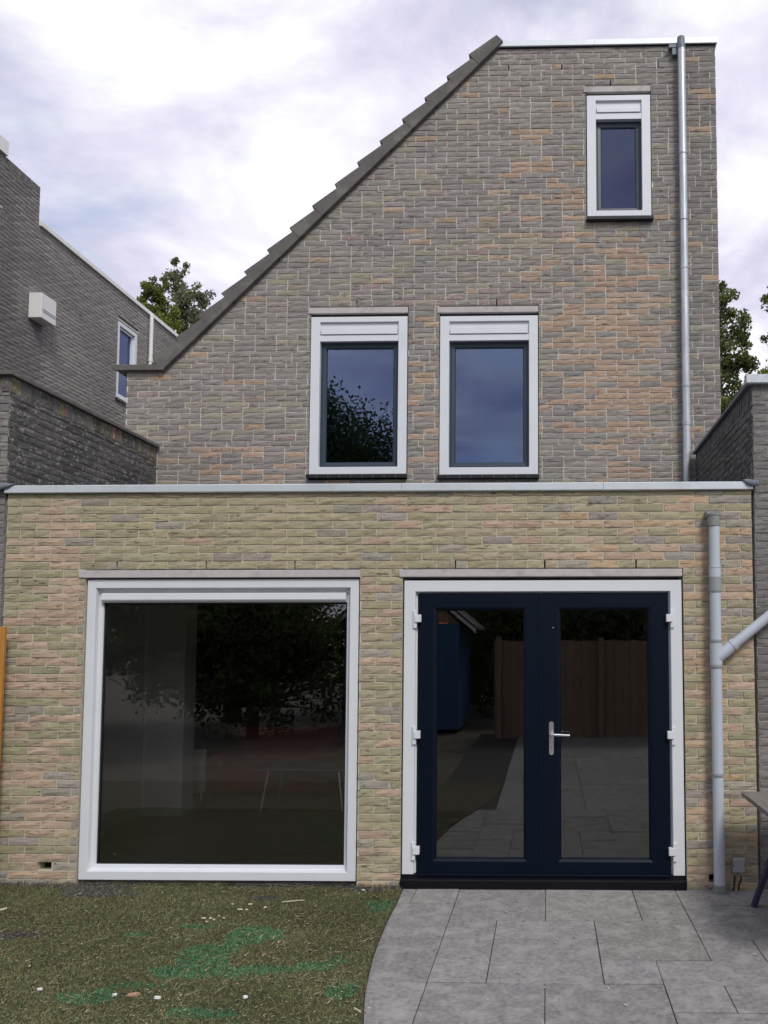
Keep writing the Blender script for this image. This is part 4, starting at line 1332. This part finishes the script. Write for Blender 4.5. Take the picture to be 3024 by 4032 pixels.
# ================================================================== INSIDE THE EXTENSION
boxo_ = empty('radiator', (-3.75, 2.75, 0.06), 'white panel radiator on the wall beyond the pier inside the big window', 'radiator')
mb = MB(); mb.box(-3.98, -3.70, 2.72, 2.78, 0.16, 0.62); build('panel', mb, 'radiator', boxo_, bevel=0.008)
mb = MB(); mb.tube((-3.94, 2.75, 0.16), (-3.94, 2.75, 0.06), 0.008, n=10); mb.tube((-3.74, 2.75, 0.16), (-3.74, 2.75, 0.06), 0.008, n=10); build('pipe', mb, 'radiator', boxo_)
mb = MB(); mb.box(-3.612, -3.605, 2.12, 2.22, 0.28, 0.36)
tag(build('wall_socket', mb, 'radiator', bevel=0.003), 'white double socket low on the pier inside the big window', 'socket')
sf = empty('sofa', (-3.0, 3.2, 0.06), 'dark red sofa in the dim room behind the big window', 'sofa')
mb = MB(); mb.box(-3.66, -2.45, 2.9, 3.6, 0.14, 0.40); build('seat', mb, 'red_fabric', sf, bevel=0.03)
mb = MB(); mb.box(-3.66, -2.45, 3.5, 3.72, 0.38, 0.78); build('backrest', mb, 'red_fabric', sf, bevel=0.04)
for xx in (-3.72, -2.52):
    mb = MB(); mb.box(xx, xx + 0.14, 2.9, 3.7, 0.14, 0.56); build('armrest', mb, 'red_fabric', sf, bevel=0.03)
for xx in (-3.64, -2.50):
    for yy in (2.95, 3.6):
        mb = MB(); mb.tube((xx, yy, 0.14), (xx, yy, 0.06), 0.02, n=10); build('leg', mb, 'gasket', sf)
ct = empty('coffee_table', (-2.5, 2.5, 0.06), 'grey-topped low table on thin slanted legs behind the big window', 'table')
mb = MB(); mb.box(-2.95, -2.05, 2.25, 2.85, 0.47, 0.49); build('top', mb, 'glass_top', ct, bevel=0.004)
for sx in (-1, 1):
    for sy in (-1, 1):
        mb = MB(); mb.tube((-2.5 + sx * 0.36, 2.55 + sy * 0.22, 0.47), (-2.5 + sx * 0.42, 2.55 + sy * 0.28, 0.06), 0.012, n=10); build('leg', mb, 'steel', ct)
pl = empty('pendant_lamp', (-1.06, 2.2, 2.66), 'small lit amber pendant lamp behind the left french door pane', 'lamp')
mb = MB(); mb.tube((-1.06, 2.2, 2.66), (-1.06, 2.2, 2.10), 0.004, n=8); build('cord', mb, 'gasket', pl)
mb = MB(); mb.tube((-1.06, 2.2, 2.10), (-1.06, 2.2, 2.06), 0.02, 0.055, n=16, caps=False); mb.tube((-1.06, 2.2, 2.06), (-1.06, 2.2, 1.97), 0.055, 0.05, n=16, caps=False); build('shade', mb, 'bark_chip', pl, smooth=True)
mb = MB(); mb.ball((-1.06, 2.2, 2.01), 0.022, 10); build('bulb', mb, 'bulb', pl, smooth=True)


# ================================================================== TREES
def tree(name, base, height, crown, nleaf, lsize, cols, label, group=None, seed=1, trunk_r=0.16, clump=60, cat='tree'):
    """crown: list of (dx,dy,z,rx,ry,rz) ellipsoids that hold leaf clumps; limbs run out to the clumps"""
    r_ = random.Random(seed); g = np.random.default_rng(seed)
    root = empty(name, base, label, cat, group)
    mb = MB()
    pts = [Vector((0, 0, 0))]
    nseg = 7
    for i in range(1, nseg + 1):
        pts.append(Vector((r_.uniform(-.06, .06) * height * 0.12 * i / nseg, r_.uniform(-.06, .06) * height * 0.12 * i / nseg, height * 0.96 * i / nseg)))
    for i in range(nseg):
        ra = trunk_r * (1 - i / nseg) + 0.012; rb = trunk_r * (1 - (i + 1) / nseg) + 0.010
        mb.tube(pts[i], pts[i + 1], ra, rb, n=8, caps=False)
    # clump centres
    per = []
    vol = [c[3] * c[4] * c[5] for c in crown]; tv = sum(vol)
    for c, v in zip(crown, vol):
        m_ = max(3, int(clump * v / tv))
        for _ in range(m_):
            d = Vector((r_.gauss(0, 1), r_.gauss(0, 1), r_.gauss(0, 1))).normalized() * (r_.random() ** 0.45)
            per.append((Vector((c[0] + d.x * c[3], c[1] + d.y * c[4], c[2] + d.z * c[5])), min(c[3], c[4], c[5])))
    for p, rad in per:
        zt = max(height * 0.15, min(height * 0.93, p.z - 0.5 * math.hypot(p.x, p.y) - 0.1))
        f = zt / (height * 0.96) * nseg; i = min(nseg - 1, int(f)); a = pts[i].lerp(pts[i + 1], f - i)
        mid = a.lerp(p, 0.55) + Vector((r_.uniform(-.1, .1), r_.uniform(-.1, .1), r_.uniform(-.02, .12))) * rad
        mb.tube(a, mid, 0.018 + 0.012 * rad, 0.012, n=5, caps=False); mb.tube(mid, p, 0.012, 0.005, n=5, caps=False)
    mb.v = [(v[0], v[1], v[2]) for v in mb.v]
    t = build('trunk', mb, 'bark', None, smooth=True, recalc=False)
    t.parent = root
    # leaves
    k = len(per)
    idx = g.integers(0, k, nleaf)
    cen = np.array([tuple(p) for p, _ in per]); rad = np.array([q for _, q in per])
    off = g.normal(0, 1, (nleaf, 3)); off /= np.linalg.norm(off, axis=1, keepdims=True)
    off *= (g.random(nleaf) ** 0.5 * 0.36)[:, None] * rad[idx][:, None]
    P = cen[idx] + off
    u = g.normal(0, 1, (nleaf, 3)); u /= np.linalg.norm(u, axis=1, keepdims=True)
    w = np.cross(u, g.normal(0, 1, (nleaf, 3))); w /= np.linalg.norm(w, axis=1, keepdims=True)
    sz = lsize * g.uniform(0.6, 1.25, nleaf)
    V = np.empty((nleaf, 4, 3), dtype=np.float32)
    V[:, 0] = P - u * sz[:, None] * 0.5; V[:, 1] = P + w * sz[:, None] * 0.30; V[:, 2] = P + u * sz[:, None] * 0.5; V[:, 3] = P - w * sz[:, None] * 0.30
    cl = g.random(k); base_c = np.array(cols)
    ci = np.clip(cl[idx] + g.normal(0, 0.15, nleaf), 0, 0.999)
    C = base_c[0] * (1 - ci)[:, None] + base_c[1] * ci[:, None]
    C = C * g.uniform(0.75, 1.25, nleaf)[:, None]
    me = bpy.data.meshes.new('crown')
    me.vertices.add(nleaf * 4); me.vertices.foreach_set('co', V.ravel())
    me.loops.add(nleaf * 4); me.loops.foreach_set('vertex_index', np.arange(nleaf * 4, dtype=np.int32))
    me.polygons.add(nleaf); me.polygons.foreach_set('loop_start', np.arange(0, nleaf * 4, 4, dtype=np.int32))
    at = me.color_attributes.new('tint', 'FLOAT_COLOR', 'POINT')
    cc = np.ones((nleaf, 4, 4), dtype=np.float32); cc[:, :, :3] = C[:, None, :]
    at.data.foreach_set('color', cc.ravel())
    me.update(calc_edges=True); me.materials.append(M['leaf'])
    o = bpy.data.objects.new('crown', me); COL.objects.link(o); o.parent = root
    return root


G1 = ((0.105, 0.140, 0.035), (0.27, 0.31, 0.07))
G2 = ((0.065, 0.095, 0.030), (0.18, 0.21, 0.065))
G3 = ((0.065, 0.095, 0.036), (0.15, 0.185, 0.06))
GR = ((0.13, 0.145, 0.085), (0.22, 0.24, 0.12))
# left, between the two roofs
tree('birch_tree', (-14.30, 24, -0.1), 17.0, [(0.05, 0, 16.5, .45, .4, .5), (-0.05, 0, 15.7, .85, .7, .6), (0.75, 0, 15.0, .65, .6, .8), (-0.75, 0, 15.6, .55, .5, .45), (0.25, 0, 14.6, 1.0, .9, .9), (0.6, 0, 13.6, .9, .9, 1.0), (0, 0, 11, 1.6, 1.5, 2)], 15000, 0.14, GR, 'tall airy birch with see-through grey-green crown between the two roofs', seed=4, trunk_r=0.13, clump=300)
tree('leafy_tree', (-14.85, 23, -0.1), 15.7, [(0.15, 0, 15.0, .55, .5, .55), (-0.30, 0, 14.4, .65, .5, .6), (0.35, 0, 13.7, .75, .6, .9), (0.3, 0, 12.2, 1.0, .9, 1.2)], 18000, 0.14, G1, 'bright yellow-green tree low in the gap in front of the birch', seed=9, trunk_r=0.12, clump=200)
# right, beyond the house corner
tree('leafy_tree', (5.55, 19, -0.1), 13.3, [(-0.1, 0, 12.6, .6, .6, .65), (0.35, 0, 11.4, .68, .7, 1.1), (0.45, 0, 9.8, .70, .7, 1.2), (0.0, 0, 8.2, 1.0, .9, 1.6)], 11000, 0.14, G2, 'dark leafy tree standing right beside the gable edge', seed=21, trunk_r=0.14, clump=150)
tree('leafy_tree', (6.85, 18, -0.1), 10.6, [(0.1, 0, 9.9, .60, .6, .55), (-0.45, 0, 9.1, .55, .5, .5), (0.3, 0, 9.2, .8, .7, .8), (0, 0, 7.8, 1.1, 1.0, 1.2)], 10000, 0.12, G1, 'yellow-green tree showing just above the right garage roof', seed=22, trunk_r=0.14, clump=140)
tree('leafy_tree', (7.60, 20, -0.1), 13.8, [(0.05, 0, 13.2, .80, .8, .40), (0.10, 0, 11.6, .70, .7, .4), (0.9, 0, 12.2, 1.2, 1, 1.5)], 4200, 0.13, G2, 'dark twigs of a tree reaching in at the right edge of the sky', seed=23, trunk_r=0.14, clump=80)

# ================================================================== BEHIND THE PHOTOGRAPHER (seen in the glass)
fe = empty('garden_fence', (2.0, -9.0, 0), 'brown close-boarded garden fence reflected in the right door pane', 'fence')
for q in range(40):
    x0 = -1.0 + q * 0.15
    mb = MB(); hh = 1.80 + rng.uniform(-0.012, 0.012)
    mb.box(x0 + 0.003, x0 + 0.147, -9.02 + (0.012 if q % 2 else 0), -8.998 + (0.012 if q % 2 else 0), -0.05, hh)
    build('board', mb, 'fence_wood', fe, recalc=False)
for q in range(4):
    mb = MB(); mb.box(-0.95 + q * 1.9, -0.86 + q * 1.9, -8.985, -8.90, -0.05, 1.86); build('post', mb, 'fence_wood', fe)
sh = empty('stand_in_shed', (-3.2, -11.5, 0), 'made-up blue shed with white bargeboards standing in for the reflected car and house', 'shed')  # invented shed, stands in for a car and a house in the reflection
mb = MB()
for q in range(16):
    mb.box(-4.2 + q * 0.15, -4.053 + q * 0.15, -10.35, -10.30, 0, 2.15)
mb.box(-4.2, -1.8, -12.6, -10.36, 0, 2.14)
build('wall', mb, 'shed_blue', sh, recalc=False)
for sx in (-1, 1):
    mb = MB()
    a = Vector((-3.0, 0, 3.25)); b = Vector((-3.0 + sx * 1.55, 0, 1.95)); n_ = Vector((0, 0, 0.16))
    vs = []
    for yy in (-10.22, -10.18):
        for p in (a, b, b + n_, a + n_): vs.append((p.x, yy, p.z))
    mb.add(vs, [(0, 1, 2, 3), (7, 6, 5, 4), (0, 4, 5, 1), (1, 5, 6, 2), (2, 6, 7, 3), (3, 7, 4, 0)])
    build('bargeboard', mb, 'white_board', sh)
    mb = MB(); vs = []
    for yy in (-10.178, -12.7):
        for p in (a + n_ * .5, b + n_ * .5, b + n_ * .9, a + n_ * .9): vs.append((p.x, yy, p.z))
    mb.add(vs, [(0, 1, 2, 3), (7, 6, 5, 4), (0, 4, 5, 1), (1, 5, 6, 2), (2, 6, 7, 3), (3, 7, 4, 0)])
    build('roof_slope', mb, 'rooftile', sh)
mb = MB(); mb.prism([(-4.2, 2.15), (-1.8, 2.15), (-3.0, 3.2)], 'y', -10.34, -10.31); build('gable', mb, 'fence_wood', sh)
tree('hedge_tree', (-7.4, -12.6, -0.1), 9.0, [(0, 0, 6.6, 3.3, 2.0, 2.7), (-.6, 0, 3.4, 2.8, 2.0, 2.0)], 110000, 0.13, G3, 'broad dark tree reflected in the left upstairs window', seed=31, trunk_r=0.22, clump=1500)
tree('hedge_tree', (1.6, -11.6, -0.1), 4.6, [(0, 0, 2.9, 2.0, 1.2, 1.4), (0.3, 0, 1.6, 2.2, 1.2, 1.2)], 26000, 0.12, G3, 'dark shrub above the fence reflected in the right door pane', seed=32, trunk_r=0.12, clump=300)
tree('hedge_tree', (5.2, -12.2, -0.1), 5.2, [(0, 0, 3.2, 2.2, 1.3, 1.7), (0.3, 0, 1.8, 2.4, 1.3, 1.3)], 26000, 0.12, G3, 'second dark shrub further right above the reflected fence', seed=33, trunk_r=0.12, clump=300)
tree('hedge_tree', (-5.8, -9.6, -0.1), 4.2, [(0, 0, 2.5, 1.8, 1.2, 1.5), (-1.6, 0, 2.0, 1.6, 1.1, 1.4), (0.3, 0, 1.2, 2.0, 1.2, 1.1)], 30000, 0.11, G3, 'dark garden hedge reflected in the big window', seed=34, trunk_r=0.12, clump=320)
tree('hedge_tree', (-0.9, -14.5, -0.1), 4.4, [(0, 0, 2.6, 2.2, 1.2, 1.6), (0.3, 0, 1.2, 2.4, 1.2, 1.2)], 26000, 0.12, G1, 'light green shrub between shed and fence reflected in the left door pane', seed=35, trunk_r=0.12, clump=300)
tree('hedge_tree', (-2.2, -18.0, -0.1), 7.2, [(0, 0, 4.6, 2.8, 1.6, 2.4), (0.3, 0, 2.0, 2.8, 1.4, 1.8)], 30000, 0.16, G2, 'taller tree behind the shed roof reflected in the left door pane', seed=36, trunk_r=0.16, clump=320)
